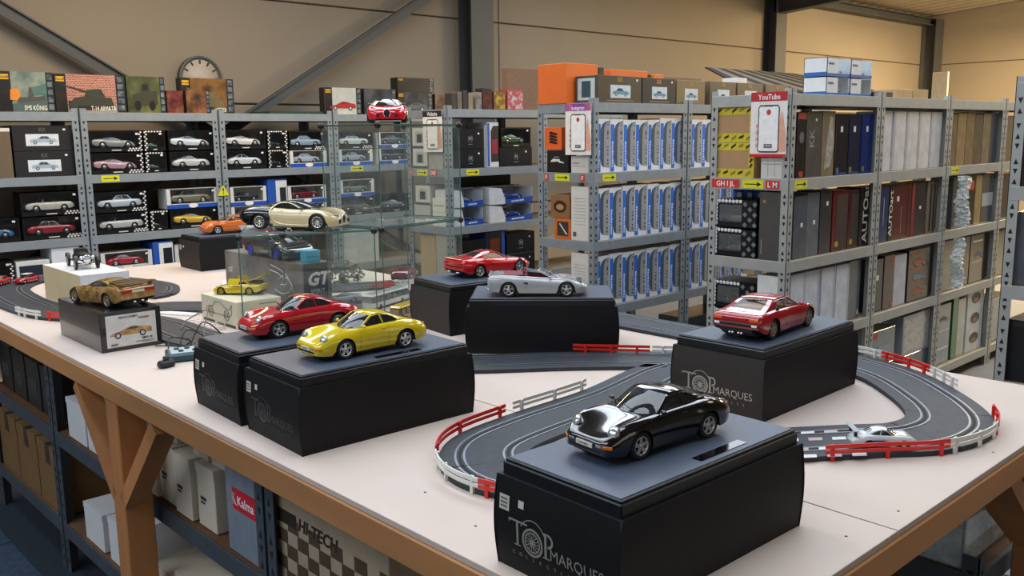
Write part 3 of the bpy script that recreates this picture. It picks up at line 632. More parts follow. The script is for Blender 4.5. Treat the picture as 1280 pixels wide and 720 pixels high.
WAGON = dict(SEDAN, C1=((-1.5, 1.37), (-1.5, .57, 1.34)), M=((-.5, 1.41), (-.5, .58, 1.38)), D=((-1.8, 1.2), (-1.8, .62, 1.17)), C0=((-2.1, .93), (-2.08, .66, .90)),
    win=[[(.62, .93), (.25, 1.28), (-.2, 1.32), (-.24, .93)], [(-.3, .93), (-.26, 1.32), (-1.35, 1.30), (-1.72, 1.05), (-1.72, .93)]])
RACER = dict(M1, M=((-.25, 1.09), (-.28, .47, 1.06)), C1=((-.55, 1.06), (-.55, .45, 1.02)))
def wheel_mb(r, w, style, lod):
    ty = MB(); n = 12 if lod else 28
    ty.lathe([(r*.70, -w/2), (r*.93, -w/2), (r, -w*.34), (r, w*.34), (r*.93, w/2), (r*.70, w/2), (r*.70, -w/2)], n, 0, 'y', cap=False)
    if lod:
        ty.lathe([(r*.68, w*.505), (r*.2, w*.52)], n, 1, 'y'); return ty, None
    rm = MB(); rm.lathe([(r*.70, -w*.3), (r*.70, w*.46), (r*.66, w*.52), (r*.60, w*.44), (r*.58, w*.15)], n, 0, 'y', cap=False)
    rm.lathe([(r*.60, w*.02), (r*.05, w*.04)], 18, 1, 'y')
    k = {'five': 5, 'multi': 10, 'disc': 12, 'wire': 18}[style]
    wd0, wd1 = {'five': (.20, .15), 'multi': (.09, .055), 'disc': (.12, .10), 'wire': (.03, .02)}[style]
    for i in range(k):
        a = 2*pi*i/k + .3; d = Vector((cos(a), 0, sin(a))); t = Vector((-sin(a), 0, cos(a))); y0, y1 = w*.30, w*.44
        p = [d*r*.10 - t*r*wd0*.7, d*r*.10 + t*r*wd0*.7, d*r*.62 + t*r*wd1, d*r*.62 - t*r*wd1]
        rm.add([q + Vector((0, y0 if i2 > 1 else y0+w*.04, 0)) for i2, q in enumerate(p)] + [q + Vector((0, y1+(0 if i2 > 1 else -w*.06), 0)) for i2, q in enumerate(p)], [(0, 1, 2, 3)[::-1], (4, 5, 6, 7), (0, 1, 5, 4), (1, 2, 6, 5), (2, 3, 7, 6), (3, 0, 4, 7)])
    rm.lathe([(r*.15, w*.2), (r*.15, w*.42), (r*.09, w*.47)], 12, 0, 'y')
    return ty, rm
def car_parts(S, lod=False, two=None, open_=False, win_two=None):
    """list of (name, MB, material keys).  keys: paint, paint2, glass, dark, trim, seat"""
    R = []; xf, xr = S['xf'], S['xr']; a0, a1 = S['ax']; wr, ar = S['wr'], S['ar']
    N = 16 if lod else 44
    xs = [xr + (xf-xr)*i/N for i in range(N+1)]
    if not lod: xs += [xf-.02, xf-.05, xr+.02, xr+.05]
    k = 5 if lod else 14
    for a in (a0, a1): xs = [x for x in xs if abs(abs(x-a)-ar) > .03 and not abs(x-a) < ar] + [a + ar*cos(pi*i/k) for i in range(k+1)]
    xs = sorted(set(round(x, 4) for x in xs))
    sill = lambda x: pl(S['sill'], x)
    def zlow(x):
        z = sill(x)
        for a in (a0, a1):
            if abs(x-a) <= ar+1e-6: z = max(z, wr + sqrt(max(0, ar*ar-(x-a)**2)))
        return z
    def yside(x, z):
        zs, zb = sill(x), pl(S['belt'], x); m_, b_ = pl(S['wm'], x), pl(S['wb'], x); l_ = m_*.955
        zm = zs + (zb-zs)*.52
        if z < zm: t = (zm-z)/(zm-zs+1e-6); return m_ - (m_-l_)*t*t
        t = min(1, (z-zm)/(zb-zm+1e-6)); return m_ - (m_-b_)*t**2.4
    ns, ntp = (4, 3) if lod else (9, 8)
    rows = []
    for x in xs:
        zl, zb, zd, wb_ = zlow(x), pl(S['belt'], x), pl(S['deck'], x), pl(S['wb'], x); zl = min(zl, zb-.02); half = []
        for i in range(ns+1): z = zl + (zb-zl)*(i/ns)**.9; half.append((x, yside(x, z), z))
        for i in range(1, ntp+1):
            s = 1-i/ntp; half.append((x, wb_*s, zd + (zb-zd)*s**2.6 + (.012*(1-s)*s if not lod else 0)))
        rows.append(half + [(p[0], -p[1], p[2]) for p in half[-2::-1]])
    cx0, cx1 = S['C0'][1][0]+.06, S['W0'][1][0]+.02; nn = len(rows[0])
    def fm(i, j):
        xm = (xs[i]+xs[i+1])/2
        jj = min(j, nn-2-j)
        if cx0 < xm < cx1 and jj >= ns+1: return None
        if two and two(xm, rows[i][j][2]): return 1
        return 0
    b = MB(); b.grid(rows, 0, True, fm)
    for r_, mi in ((rows[0], 1 if two else 0), (rows[-1], 0)):
        kx = .012 if r_ is rows[-1] else -.012; b.add(list(r_), [tuple(range(len(r_)))], mi, False)
    # lips of the wheel arches and lower edges turned inwards
    for sgn in (0, -1):
        e = [r_[sgn] for r_ in rows]; b.grid([[p for p in e], [(p[0], p[1]*.80, p[2]-.01) for p in e]], 2, False)
    R.append(('body', b, ('paint', 'paint2', 'dark')))
    u = MB(); wi = min(S['tr'])-S['ww']/2-.06
    u.box(xr+.25, xf-.25, -wi, wi, .16, .62); u.box(a1+ar+.02, a0-ar-.02, -pl(S['wm'], 0)+.06, pl(S['wm'], 0)-.06, .13, .30)
    u.box(xf-.5, xf-.12, -.5, .5, .15, .4); u.box(xr+.12, xr+.5, -.55, .55, .22, .5)
    R.append(('chassis', u, ('dark',)))
    # ---- cabin
    keys = ['W0', 'W1', 'M', 'C1', 'D', 'C0']
    cc = [Vector((S[q][0][0], 0, S[q][0][1])) for q in keys]; ss = [Vector(S[q][1]) for q in keys]
    per = 2 if lod else 5; cl, sl = spline(cc, per), spline(ss, per)
    for i in range(per+1):
        t = i/per; cl[i] = cc[0].lerp(cc[1], t) + Vector((0, 0, .02*sin(pi*t))); sl[i] = ss[0].lerp(ss[1], t)
    nc = 3 if lod else 8
    def cross(c_, s_):
        out = []
        for j in range(-nc, nc+1):
            t = j/nc; q = abs(t); out.append((c_.x + (s_.x-c_.x)*q**2.2, s_.y*t, c_.z + (s_.z-c_.z)*q**2.6))
        return out
    G = [cross(c_, s_) for c_, s_ in zip(cl, sl)]
    if not open_:
        ws = MB(); ws.grid(G[:per+1], 0, True); R.append(('windscreen', ws, ('glass',)))
        v0, v1, hw = S['rg']; n0 = 3*per; n1 = 5*per; g0 = n0 + max(1, round(v0*2*per)); g1 = n0 + round(v1*2*per)
        jj0 = nc - round(hw*nc); jj1 = nc + round(hw*nc)
        rf = MB(); rf.grid(G[per:], 0, True, lambda i, j: None if (g0 <= i+per < g1 and jj0 <= j < jj1) else (1 if two and win_two else 0))
        R.append(('roof', rf, ('paint', 'paint2')))
        rg = MB(); rg.grid([r_[jj0:jj1+1] for r_ in G[g0:g1+1]], 0, True); R.append(('rear_window', rg, ('glass',)))
        zb_, zr_ = ss[0].z, ss[2].z
        def yt(x, z):
            yb = (ss[0].y + (ss[5].y-ss[0].y)*max(0, min(1, (x-ss[0].x)/(ss[5].x-ss[0].x))))
            return yb + (ss[2].y-yb)*max(0, min(1, (z-zb_)/(zr_-zb_)))
        outl = [(p.x, p.z) for p in sl]; outl = outl[::1]
        bot = [(ss[5].x + (ss[0].x-ss[5].x)*i/6, min(pl(S['belt'], ss[5].x + (ss[0].x-ss[5].x)*i/6)-.012, ss[5].z if i < 2 else 9)) for i in range(1, 6)]
        for sg in (1, -1):
            p3 = lambda q, o_=0: (q[0], sg*(yt(*q)+o_), q[1])
            sp = MB(); sp.poly([[(p[0], sg*sl[i].y, p[1]) for i, p in enumerate(outl)] + [p3(q) for q in bot]] + ([[p3(q) for q in w_] for w_ in S['win']] if not lod else []))
            if two and win_two: sp.m = [1 if win_two else 0]*len(sp.m)
            R.append(('cabin_side', sp, ('paint', 'paint2')))
            for w_ in S['win']:
                gw = MB(); gw.poly([[p3(q, .004 if lod else -.006) for q in w_]]); R.append(('side_window', gw, ('glass',)))
            if not lod:
                tm = MB()
                for w_ in S['win']: tm.tube([p3(q, .002) for q in w_], .008, 5, 0, True)
                R.append(('window_trim', tm, ('dark',)))
                R.append(('pillar', MB().tube([sl[i] if sg > 0 else Vector((sl[i].x, -sl[i].y, sl[i].z)) for i in range(per+1)], .022, 6), ('paint2' if win_two else 'paint',)))
        if not lod:
            R.append(('wiper', MB().tube([(cl[0].x-.03, .25, cl[0].z+.035), (cl[0].x-.16, -.22, cl[0].z+.10)], .009, 5).tube([(cl[0].x-.05, -.1, cl[0].z+.03), (cl[0].x-.22, -.5, cl[0].z+.085)], .009, 5), ('dark',)))
    else:
        ws = MB(); ws.grid(G[:per+1], 0, True); R.append(('windscreen', ws, ('glass',)))
        fr = [Vector(p) for p in G[per]]
        R.append(('windscreen_frame', MB().tube([sl[i] for i in range(per)] + fr[::-1] + [Vector((sl[i].x, -sl[i].y, sl[i].z)) for i in range(per-1, -1, -1)], .022, 6), ('paint',)))
        tn = MB(); x0, x1 = cx0-.1, -.55
        tn.grid([[(x, y*.66, .915 + .045*sin(pi*max(0, min(1, (x-x0)/(x1-x0))))*(1-y*y)) for y in (-1, -.6, 0, .6, 1)] for x in [x0 + (x1-x0)*i/6 for i in range(7)]])
        R.append(('hood_cover', tn, ('seat',)))
    it = MB(); xa, xb = cx0+.1, cx1+.1; hw = pl(S['wb'], 0)-.06
    it.box(xa, xb, -hw, hw, .33, .36); it.box(xa-.02, xa, -hw, hw, .33, .8); it.box(xa, xb, hw-.04, hw, .33, pl(S['belt'], 0)-.03); it.box(xa, xb, -hw, -hw+.04, .33, pl(S['belt'], 0)-.03)
    if not lod or open_:
        it.cb(cx1-.12, cx1+.18, -hw, hw, .5, pl(S['belt'], cx1)-.02, .04); it.box(-.4, cx1, -.09, .09, .34, .55)
    R.append(('interior', it, ('inner',)))
    if not lod or open_:
        for sg in (1, -1):
            st = MB(); st.cb(-.38, .12, sg*.36-.23, sg*.36+.23, .36, .50, .05)
            st.merge(MB().cb(-.07, .07, -.22, .22, 0, .52, .05), Matrix.Translation((-.42, sg*.36, .42)) @ Matrix.Rotation(radians(-17), 4, 'Y'))
            st.merge(MB().cb(-.05, .05, -.12, .12, 0, .17, .04), Matrix.Translation((-.56, sg*.36, .93)) @ Matrix.Rotation(radians(-12), 4, 'Y')); R.append(('seat', st, ('seat',)))
        sw = MB(); cxs = cx1-.2; sw.tube([(cxs - .07*cos(t), .36 + .17*sin(t), .76 + .16*cos(t)) for t in [2*pi*i/14 for i in range(14)]], .013, 5, 0, True)
        sw.tube([(cxs, .36, .76), (cxs+.2, .36, .68)], .02, 5); R.append(('steering_wheel', sw, ('dark',)))
        for sg in (1, -1):
            mr = MB(); q = ss[0]; mr.ell((q.x-.06, sg*(q.y+.16), q.z+.05), (.05, .085, .055), 0, 8, 6); mr.tube([(q.x-.04, sg*(q.y+.02), q.z+.0), (q.x-.06, sg*(q.y+.12), q.z+.04)], .016, 5)
            R.append(('door_mirror', mr, ('paint2' if two and win_two else 'paint',)))
            x = -.33; R.append(('door_handle', MB().cb(x-.07, x+.07, sg*(yside(x, .80)+.003)-.012, sg*(yside(x, .80)+.003)+.012, .788, .812, .004), ('paint',)))
            dl = MB()
            for xx in (.56, -.50): dl.tube([(xx+(.03 if z < .4 else 0), sg*(yside(xx, z)+.001), z) for z in (.27, .35, .5, .65, .78, pl(S['belt'], xx)-.01)], .0045, 4)
            R.append(('door_seam', dl, ('dark',)))
    return R, yside
_car = {}
def make_car(S, key, label, loc, heading, scale, col, col2=None, style='five', rim=CHROME, seat='2a2522', inner='1a1817', gl=None, two=None, win_two=None, open_=False, extra=None, cat='model car', name='model_car', group='model cars on display', wheels=True):
    t = thing(name, label, cat, loc, heading, group); t.scale = (scale,)*3
    mk = dict(paint=paint(col), paint2=paint(col2 or col), glass=gl or CARGLASS, dark=DARK, seat=mat(seat, .6), inner=mat(inner, .7), trim=CHROME)
    if key not in _car:
        R, ys = car_parts(S, False, two, open_, win_two)
        _car[key] = ([(n, b.mesh(n, [mk[q] for q in ks]), ks) for n, b, ks in R], ys)
    ms, ys = _car[key]
    for n, me, ks in ms:
        if True:
            me2 = me.copy()
            for i, q in enumerate(ks): me2.materials[i] = mk[q]
        else: me2 = me
        link(n, me2, t)
    if wheels:
        wk = ('w', S['wr'], S['ww'], style, rim.name)
        if wk not in _car:
            ty, rm = wheel_mb(S['wr'], S['ww'], style, False); _car[wk] = (ty.mesh('wheel', [TYRE]), rm.mesh('rim', [rim, DARK]))
        for a, tr in zip(S['ax'], S['tr']):
            for sg in (1, -1):
                w = link('wheel', _car[wk][0], t, (a, sg*tr, S['wr']), 0 if sg > 0 else pi); link('rim', _car[wk][1], w)
    if extra: extra(t, ys, mk)
    return t
def lens(t, name, c, r, m, n=10): MB().ell((0, 0, 0), r, 0, n, 8).build(name, m, t, c)
HEADL = mat('aab0b2', .10, .6, .25, 12, .2, 1.); AMBER = mat('d8761c', .25, 0, .05, 40, 0, .6); TAIL = mat('a81a14', .25, 0, .08, 40, 0, .6)
def ex_993(t, ys, mk, plate=None):
    for sg in (1, -1):
        o = MB().ell((0, 0, 0), (.06, .14, .155), 0, 16, 8).build('headlight', HEADL, t, (1.80, sg*.60, .705)); o.rotation_euler = (0, radians(-32), sg*radians(14))
        rg = MB().tube([(.0, .144*cos(a), .158*sin(a)) for a in [2*pi*i/18 for i in range(18)]], .013, 5, 0, True).build('headlight_ring', mk['paint'], t, (1.785, sg*.597, .70)); rg.rotation_euler = (0, radians(-32), sg*radians(14))
        MB().cb(-.03, .03, -.11, .11, -.04, .04, .014).build('indicator', AMBER, t, (2.027, sg*.645, .42), sg*radians(33))
        MB().cb(-.03, .03, -.09, .09, -.03, .03, .012).build('fog_light', HEADL, t, (2.075, sg*.43, .42))
        MB().cb(-.03, .03, -.2, .2, -.045, .045, .015).build('tail_light', TAIL, t, (-2.09, sg*.52, .64), -sg*radians(35))
    MB().cb(-.012, .012, -.26, .26, -.055, .055, .004).build('number_plate', mat('d9d6cc', .4), t, (2.112, 0, .40))
    q = MB(); put_text(q, 'Carrera', (2.1255, -.19, .375), (0, 1, 0), (0, 0, 1), .07, shear=.2, bold=.02); q.v = q.v; q.build('plate_lettering', mat('1a1a1a', .5), t)
    MB().box(-.02, .02, -.5, .5, -.03, .03).build('air_intake', DARK, t, (2.075, 0, .30))
    e = MB()
    for i in range(6): e.bar((-1.5-.07*i, -.34, .945-.03*i), (-1.5-.07*i, .34, .945-.03*i), .03, .02)
    e.build('engine_grille', DARK, t)
    MB().tube([(-2.0, 0, .25), (-2.17, 0, .25)], .04, 8).build('exhaust_pipe', CHROME, t)
def ex_f355(t, ys, mk):
    for sg in (1, -1):
        for yy in (.48, .66): MB().lathe([(.075, 0), (.07, -.03), (.02, -.035)], 14, 0, 'x').build('tail_light', TAIL, t, (-2.105, sg*yy, .72))
        MB().cb(-.3, .05, -.008, .008, -.03, .05, .006).build('side_intake', DARK, t, (-.45, sg*(ys(-.45, .58)+.0), .58), 0)
        MB().cb(-.08, .08, -.01, .01, -.02, .02, .006).build('indicator', AMBER, t, (1.88, sg*ys(1.88, .40), .40), -sg*radians(25))
        for yy in (.3, .42): MB().tube([(-2.0, sg*yy, .27), (-2.17, sg*yy, .27)], .035, 8).build('exhaust_pipe', CHROME, t)
    MB().cb(-.02, .02, -.62, .62, -.05, .05, .01).build('rear_grille', mat('6a1216', .5), t, (-2.115, 0, .56))
    MB().cb(-.02, .02, -.3, .3, -.05, .05, .01).build('front_grille', DARK, t, (2.10, 0, .31))
    MB().cb(-.02, .06, -.65, .65, -.02, .02, .01).build('rear_lip', mk['paint'], t, (-2.08, 0, .905))
def ex_dino(t, ys, mk):
    for sg in (1, -1):
        MB().cb(-.02, .02, -.15, .15, -.05, .05, .008).build('tail_light', mat('e0641e', .25, 0, .05, 40, 0, .6), t, (-2.175, sg*.60, .70))
        MB().cb(-.03, .03, -.09, .09, -.035, .035, .008).build('reversing_light', mat('efeae0', .3), t, (-2.19, sg*.63, .53))
        for yy in (.1, .2): MB().tube([(-2.0, sg*yy, .26), (-2.2, sg*yy, .26)], .035, 8).build('exhaust_pipe', CHROME, t)
        MB().cb(-.05, .02, -.12, .12, -.03, .03, .008).build('front_indicator', AMBER, t, (2.05, sg*.5, .50), sg*.4)
        MB().cb(-.09, .09, -.01, .01, -.16, .10, .02).build('side_intake', DARK, t, (-.95, sg*(ys(-.95, .84)-.02), .86))
    MB().cb(-.05, .05, -.78, .78, -.05, .05, .012).build('bumper', mat('1b1a1c', .4), t, (-2.16, 0, .53))
    MB().cb(-.02, .02, -.36, .36, -.05, .05, .006).build('plate_panel', mk['paint'], t, (-2.18, 0, .70))
    MB().cb(-.3, .3, -.6, .6, -.08, .1, .04).build('parcel_shelf', mat('a8743a', .6), t, (-.95, 0, .86))
    MB().box(-.02, .02, -.55, .55, -.08, .08).build('rear_valance', DARK, t, (-2.14, 0, .38))
def ex_m1(t, ys, mk, dec=True):
    MB().cb(-.16, .16, -.92, .92, -.018, .018, .008).build('rear_wing', mk['paint'], t, (-2.14, 0, 1.10))
    for sg in (1, -1):
        MB().box(-.14, .16, -.012, .012, -.11, .11).build('wing_support', mk['paint'], t, (-2.1, sg*.72, .985))
        MB().cb(-.02, .02, -.25, .25, -.07, .07, .01).build('tail_light', TAIL, t, (-2.265, sg*.56, .76))
        MB().cb(-.02, .02, -.1, .1, -.04, .04, .01).build('fog_lamp', AMBER, t, (2.06, sg*.45, .40))
        MB().tube([(-2.0, sg*.2, .26), (-2.3, sg*.2, .26)], .05, 8).build('exhaust_pipe', CHROME, t)
    MB().box(-.02, .02, -.30, .30, -.05, .05).build('number_plate', mat('cfc7ae', .5), t, (-2.265, 0, .73))
    for i in range(6): MB().cb(-.09, .09, -.56, .56, -.012, .012, .004).build('louvre', mat('54401f', .5), t, (-.95-.17*i, 0, 1.10-.028*i))
    if dec:
        q = MB()
        for sg in (1, -1):
            for (x0, x1, z0, z1) in ((.1, .5, .45, .62), (-.7, -.4, .5, .66), (.7, .95, .62, .72), (-.2, -.05, .6, .72)):
                q.add([(x, sg*(ys(x, z)+.004), z) for x, z in ((x0, z0), (x1, z0), (x1, z1), (x0, z1))], [(0, 1, 2, 3)])
        q.build('race_stickers', mat('6b4a1f', .4), t)['kind'] = 'stuff'
        q = MB(); q.add([(.0, -.4, 1.118), (-.15, .42, 1.133), (-.5, .42, 1.133), (-.38, -.4, 1.14)], [(0, 1, 2, 3)]); q.build('roof_stripe', mat('8a3326', .4), t)
def ex_chiron(t, ys, mk):
    P = [(.55, .86), (.1, 1.06), (-.3, 1.14), (-.62, 1.08), (-.82, .86), (-.80, .6), (-.6, .36), (-.2, .24), (.6, .21), (.98, .22)]
    Q = [Vector((x, 0, z)) for x, z in P]; L = spline(Q, 5)
    zb = lambda x: pl(CHIRON['belt'], x)
    for sg in (1, -1):
        pts = []
        for p in L:
            y = ys(p.x, p.z) if p.z < zb(p.x) else pl(CHIRON['wb'], p.x) - (p.z-zb(p.x))*.78 - .04
            pts.append((p.x, sg*(y+.012), p.z))
        MB().tube(pts, .03, 6).build('side_arc', mat('d8c9a6', .2, .6), t)
        MB().cb(-.05, .05, -.22, .22, -.03, .03, .01).build('headlight', HEADL, t, (1.97, sg*.60, .60), sg*radians(35))
        MB().cb(-.03, .03, -.26, .26, -.09, .09, .02).build('front_intake', DARK, t, (2.06, sg*.60, .34), sg*radians(35))
    MB().lathe([(.15, 0), (.13, .05), (.12, .05)], 16, 0, 'x', (0, 0, 0)).build('grille', DARK, t, (2.12, 0, .42)).scale = (1, 1, 1.25)
    MB().tube([(0.05, .17*sin(a), .21*cos(a)) for a in [radians(-145+290*i/16) for i in range(17)]], .022, 6).build('grille_surround', CHROME, t, (2.12, 0, .42))
    MB().box(-.02, .02, -.85, .85, -.02, .02).build('tail_light', TAIL, t, (-2.36, 0, .74))
S14 = 1/14.2; LZ = TZ + BH + .026
make_car(P993, '993', 'glossy black sports coupe with round headlights on the nearest box', (1.118, .880, LZ), radians(175.5), S14*.97, '08090d', rim=mat('c4c3bb', .25, .7), inner='141414', extra=ex_993)
make_car(P993, '993', 'yellow sports coupe with round headlights and amber indicators', (1.150, 1.747, LZ), radians(178.5), S14, 'd8be1e', extra=ex_993)
make_car(P993, '993', 'red sports coupe with round headlights left of the yellow one', (1.157, 2.044, LZ), radians(174.5), S14, 'b01522', seat='6b4028', inner='54331f', extra=ex_993)
make_car(DINO, 'dino', 'red wedge-shaped coupe with tan interior seen from behind', (1.985, 1.195, LZ), radians(5), S14*1.09, 'a8141f', rim=mat('9a927e', .35, .6), seat='b07a3c', inner='9a6a34', gl=CLEARG, style='five', extra=ex_dino)
make_car(F355, 'f355', 'red mid-engined berlinetta behind the silver convertible', (2.135, 2.415, LZ), radians(-4), S14*1.04, 'c2121a', seat='8a6a44', inner='3a2a20', extra=ex_f355)
make_car(F355, 'spider', 'silver open convertible with dark red interior', (1.957, 1.985, LZ), radians(-46), S14*1.02, 'a2a4a6', open_=True, seat='6d0f1e', inner='5a0c18', gl=CLEARG, extra=ex_f355)
# ---------------------------------------------------------------- generic printed boxes
def art(c1, c2, c3, scale=9., stretch=(1, 1, 1)):
    key = ('art', c1, c2, c3, scale, stretch)
    if key in _M: return _M[key]
    m = bpy.data.materials.new('m_print'); m.use_nodes = True; nt = m.node_tree; b = nt.nodes['Principled BSDF']
    tc = nt.nodes.new('ShaderNodeTexCoord'); mp = nt.nodes.new('ShaderNodeMapping'); mp.inputs['Scale'].default_value = stretch
    nz = nt.nodes.new('ShaderNodeTexNoise'); nz.inputs['Scale'].default_value = scale; nz.inputs['Detail'].default_value = 5; nz.inputs['Roughness'].default_value = .6
    rp = nt.nodes.new('ShaderNodeValToRGB'); e = rp.color_ramp.elements; e[0].position = .33; e[1].position = .68
    e[0].color = srgb(c1)+(1,); e[1].color = srgb(c3)+(1,); x = e.new(.5); x.color = srgb(c2)+(1,)
    nt.links.new(tc.outputs['Object'], mp.inputs[0]); nt.links.new(mp.outputs[0], nz.inputs['Vector']); nt.links.new(nz.outputs['Fac'], rp.inputs[0]); nt.links.new(rp.outputs[0], b.inputs['Base Color'])
    b.inputs['Roughness'].default_value = .35
    _M[key] = m; return m
def bricks():
    m = art('8a3c30', 'a85a48', 'b87060', 9.1); nt = m.node_tree; b = nt.nodes['Principled BSDF']
    tc = nt.nodes.new('ShaderNodeTexCoord'); mp = nt.nodes.new('ShaderNodeMapping'); mp.inputs['Rotation'].default_value = (radians(90), 0, 0); br = nt.nodes.new('ShaderNodeTexBrick')
    br.inputs['Color1'].default_value = srgb('8a4034')+(1,); br.inputs['Color2'].default_value = srgb('a8624e')+(1,); br.inputs['Mortar'].default_value = srgb('c2a898')+(1,); br.inputs['Scale'].default_value = 22; br.inputs['Mortar Size'].default_value = .03
    nt.links.new(tc.outputs['Object'], mp.inputs[0]); nt.links.new(mp.outputs[0], br.inputs[0]); nt.links.new(br.outputs['Color'], b.inputs['Base Color']); return m
WRAP = mat('2c3036', .22, 0, .3, 18, .5, .6)
class PB:
    """carton standing at (x0..x1, y0..y1, z0..z1); print goes on its -y ('f') or -x ('s') face, u to the right, v up, in metres"""
    def __init__(s, label, x0, x1, y0, y1, z0, z1, col, name='model_box', cat='box', group=None, rz=0, ch=.0015, rough=.5, part='carton'):
        s.w, s.d, s.h = x1-x0, y1-y0, z1-z0; m_ = col if not isinstance(col, str) else mat(col, rough, 0, .06, 20)
        s.t = thing(name, label, cat, ((x0+x1)/2, (y0+y1)/2, z0), rz, group); s.k = 0
        MB().cb(-s.w/2, s.w/2, -s.d/2, s.d/2, 0, s.h, ch).build(part, m_, s.t)
    def fr(s, face):
        s.k += 1; e = .0005 + .00022*min(s.k, 40)
        if face == 'f': return Vector((-s.w/2, -s.d/2-e, 0)), Vector((1, 0, 0)), Vector((0, 0, 1)), s.w
        if face == 't': return Vector((-s.w/2, -s.d/2, s.h+e)), Vector((1, 0, 0)), Vector((0, 1, 0)), s.w
        return Vector((-s.w/2-e, s.d/2, 0)), Vector((0, -1, 0)), Vector((0, 0, 1)), s.d
    def R(s, face, u0, u1, v0, v1, m_, name='print'):
        o, u, w, W_ = s.fr(face); m = MB(); rect3(m, o, u, w, u0*W_, u1*W_, v0*s.h, v1*s.h); m.build(name, m_ if not isinstance(m_, str) else mat(m_, .45), s.t); return s
    def P(s, face, pts, m_, name='print'):
        o, u, w, W_ = s.fr(face); m = MB(); m.poly([[o+u*(a*W_)+w*(b*s.h) for a, b in pts]]); m.build(name, m_ if not isinstance(m_, str) else mat(m_, .45), s.t); return s
    def T(s, face, body, u, v, size, m_, align='c', sx=1., bold=.01, vert=False, shear=0):
        o, ux, w, W_ = s.fr(face); m = MB(); p = o+ux*(u*W_)+w*(v*s.h)
        if vert: put_text(m, body, p, w, -ux, size, 0, align, sx, bold)
        else: put_text(m, body, p, ux, w, size, 0, align, sx, bold, shear=shear)
        m.build('lettering', mat(m_, .5) if isinstance(m_, str) else m_, s.t); return s
    def car(s, face, u0, u1, v0, col, kind='sedan', flip=False, dark='20242a', glassc='39424c'):
        o, u, w, W_ = s.fr(face); L = (u1-u0)*W_/2; cx = (u0+u1)/2*W_
        S = {'sedan': SEDAN, 'coupe': P993, 'sport': F355, 'race': M1, 'wagon': WAGON, 'roadster': SEDAN}[kind]; k = 2*L/(S['xf']-S['xr']); sg = -1 if flip else 1
        X = lambda x, z: o + u*(cx+sg*k*x) + w*(v0*s.h + k*z*1.05)
        n = 16; xs = [S['xr']+(S['xf']-S['xr'])*i/n for i in range(n+1)]
        pts = [X(x, pl(S['deck'], x)) for x in xs][::-1]
        if kind != 'roadster':
            c_ = [S[q] for q in ('C0', 'D', 'C1', 'M', 'W1', 'W0')]
            pts = [X(x, pl(S['deck'], x)) for x in xs if x > S['W0'][0][0]][::-1] + [X(*q[0]) for q in c_[::-1]] + [X(x, pl(S['deck'], x)) for x in xs if x < S['C0'][0][0]][::-1]
        m = MB(); m.poly([pts + [X(S['xr'], .32), X(S['xf'], .3)]])
        m.build('car_picture', mat(col, .4) if isinstance(col, str) else col, s.t)
        o2 = Vector((0, -.0004, 0)) if face == 'f' else Vector((-.0004, 0, 0))
        g = MB()
        if kind != 'roadster':
            for w_ in S['win']: g.poly([[X(*q)+o2 for q in w_]])
        else: g.poly([[X(*q)+o2 for q in ((.6, .9), (.4, 1.15), (.37, 1.15), (.5, .9))]]); g.poly([[X(*q)+o2 for q in ((-.5, .8), (-.5, .98), (.4, .98), (.4, .8))]])
        for a in S['ax']: g.poly([[X(a+S['wr']*cos(t), S['wr']+S['wr']*sin(t))+o2 for t in [2*pi*i/10 for i in range(10)]]], 1); g.poly([[X(a+S['wr']*.6*cos(t), S['wr']+S['wr']*.6*sin(t))+o2*2 for t in [2*pi*i/10 for i in range(10)]]], 2)
        g.build('picture_detail', [mat(glassc, .3), mat(dark, .5), mat('b8bcc0', .4)], s.t); return s
    def tag(s, face, u, v, a=.016, b=.012): return s.R(face, u, u+a/(s.w if face == 'f' else s.d), v, v+b/s.h, 'e4e1da', 'price_tag')
# ---------------------------------------------------------------- small models shown in window boxes (one mesh each)
_lod = {}
def lod_mesh(S, nm, open_=False):
    if nm in _lod: return _lod[nm]
    R, _ = car_parts(S, True, open_=open_); b = MB(); order = ['paint', 'glass', 'dark', 'seat', 'inner', 'paint2', 'trim']
    for n, m, ks in R:
        k = len(b.v); b.v += m.v; b.f += [tuple(i+k for i in f) for f in m.f]; b.m += [order.index(ks[x]) for x in m.m]; b.s += m.s
    ty, _r = wheel_mb(S['wr'], S['ww'], 'five', True)
    for a, tr in zip(S['ax'], S['tr']):
        for sg in (1, -1):
            M = Matrix.Translation((a, sg*tr, S['wr'])) @ Matrix.Rotation(0 if sg > 0 else pi, 4, 'Z'); q = MB().merge(ty, M); q.m = [2 if x == 0 else 6 for x in q.m]; b.merge(q)
    for sg in (1, -1): q = MB().ell((S['xf']-.12, sg*pl(S['wb'], S['xf']-.15)*.8, pl(S['belt'], S['xf']-.1)-.08), (.05, .1, .07), 6, 6, 4); b.merge(q)
    _lod[nm] = b; return b
_lodm = {}
LODG = mat('23292f', .12, 0, .1, 40, 0, .5)
def lod_car(S, nm, col, parent, loc, rz, scale, col2=None, open_=False, seat='5a2a20', name='boxed_model_car', cat=None):
    key = (nm, col, col2, seat)
    if key not in _lodm: _lodm[key] = lod_mesh(S, nm, open_).mesh(name, [paint(col), LODG, DARK, mat(seat, .6), DARK, paint(col2 or col), CHROME])
    o = link(name, _lodm[key], parent, loc, rz); o.scale = (scale,)*3; return o
FILM = glass((.93, .94, .95), .02, 1.25)
SPECS = dict(sedan=(SEDAN, 0), coupe=(P993, 0), sport=(F355, 0), race=(M1, 0), wagon=(WAGON, 0), mini=(SEDAN, 0), roadster=(dict(SEDAN, W1=((.55, 1.16), (.5, .6, 1.14))), 1), hyper=(CHIRON, 0))
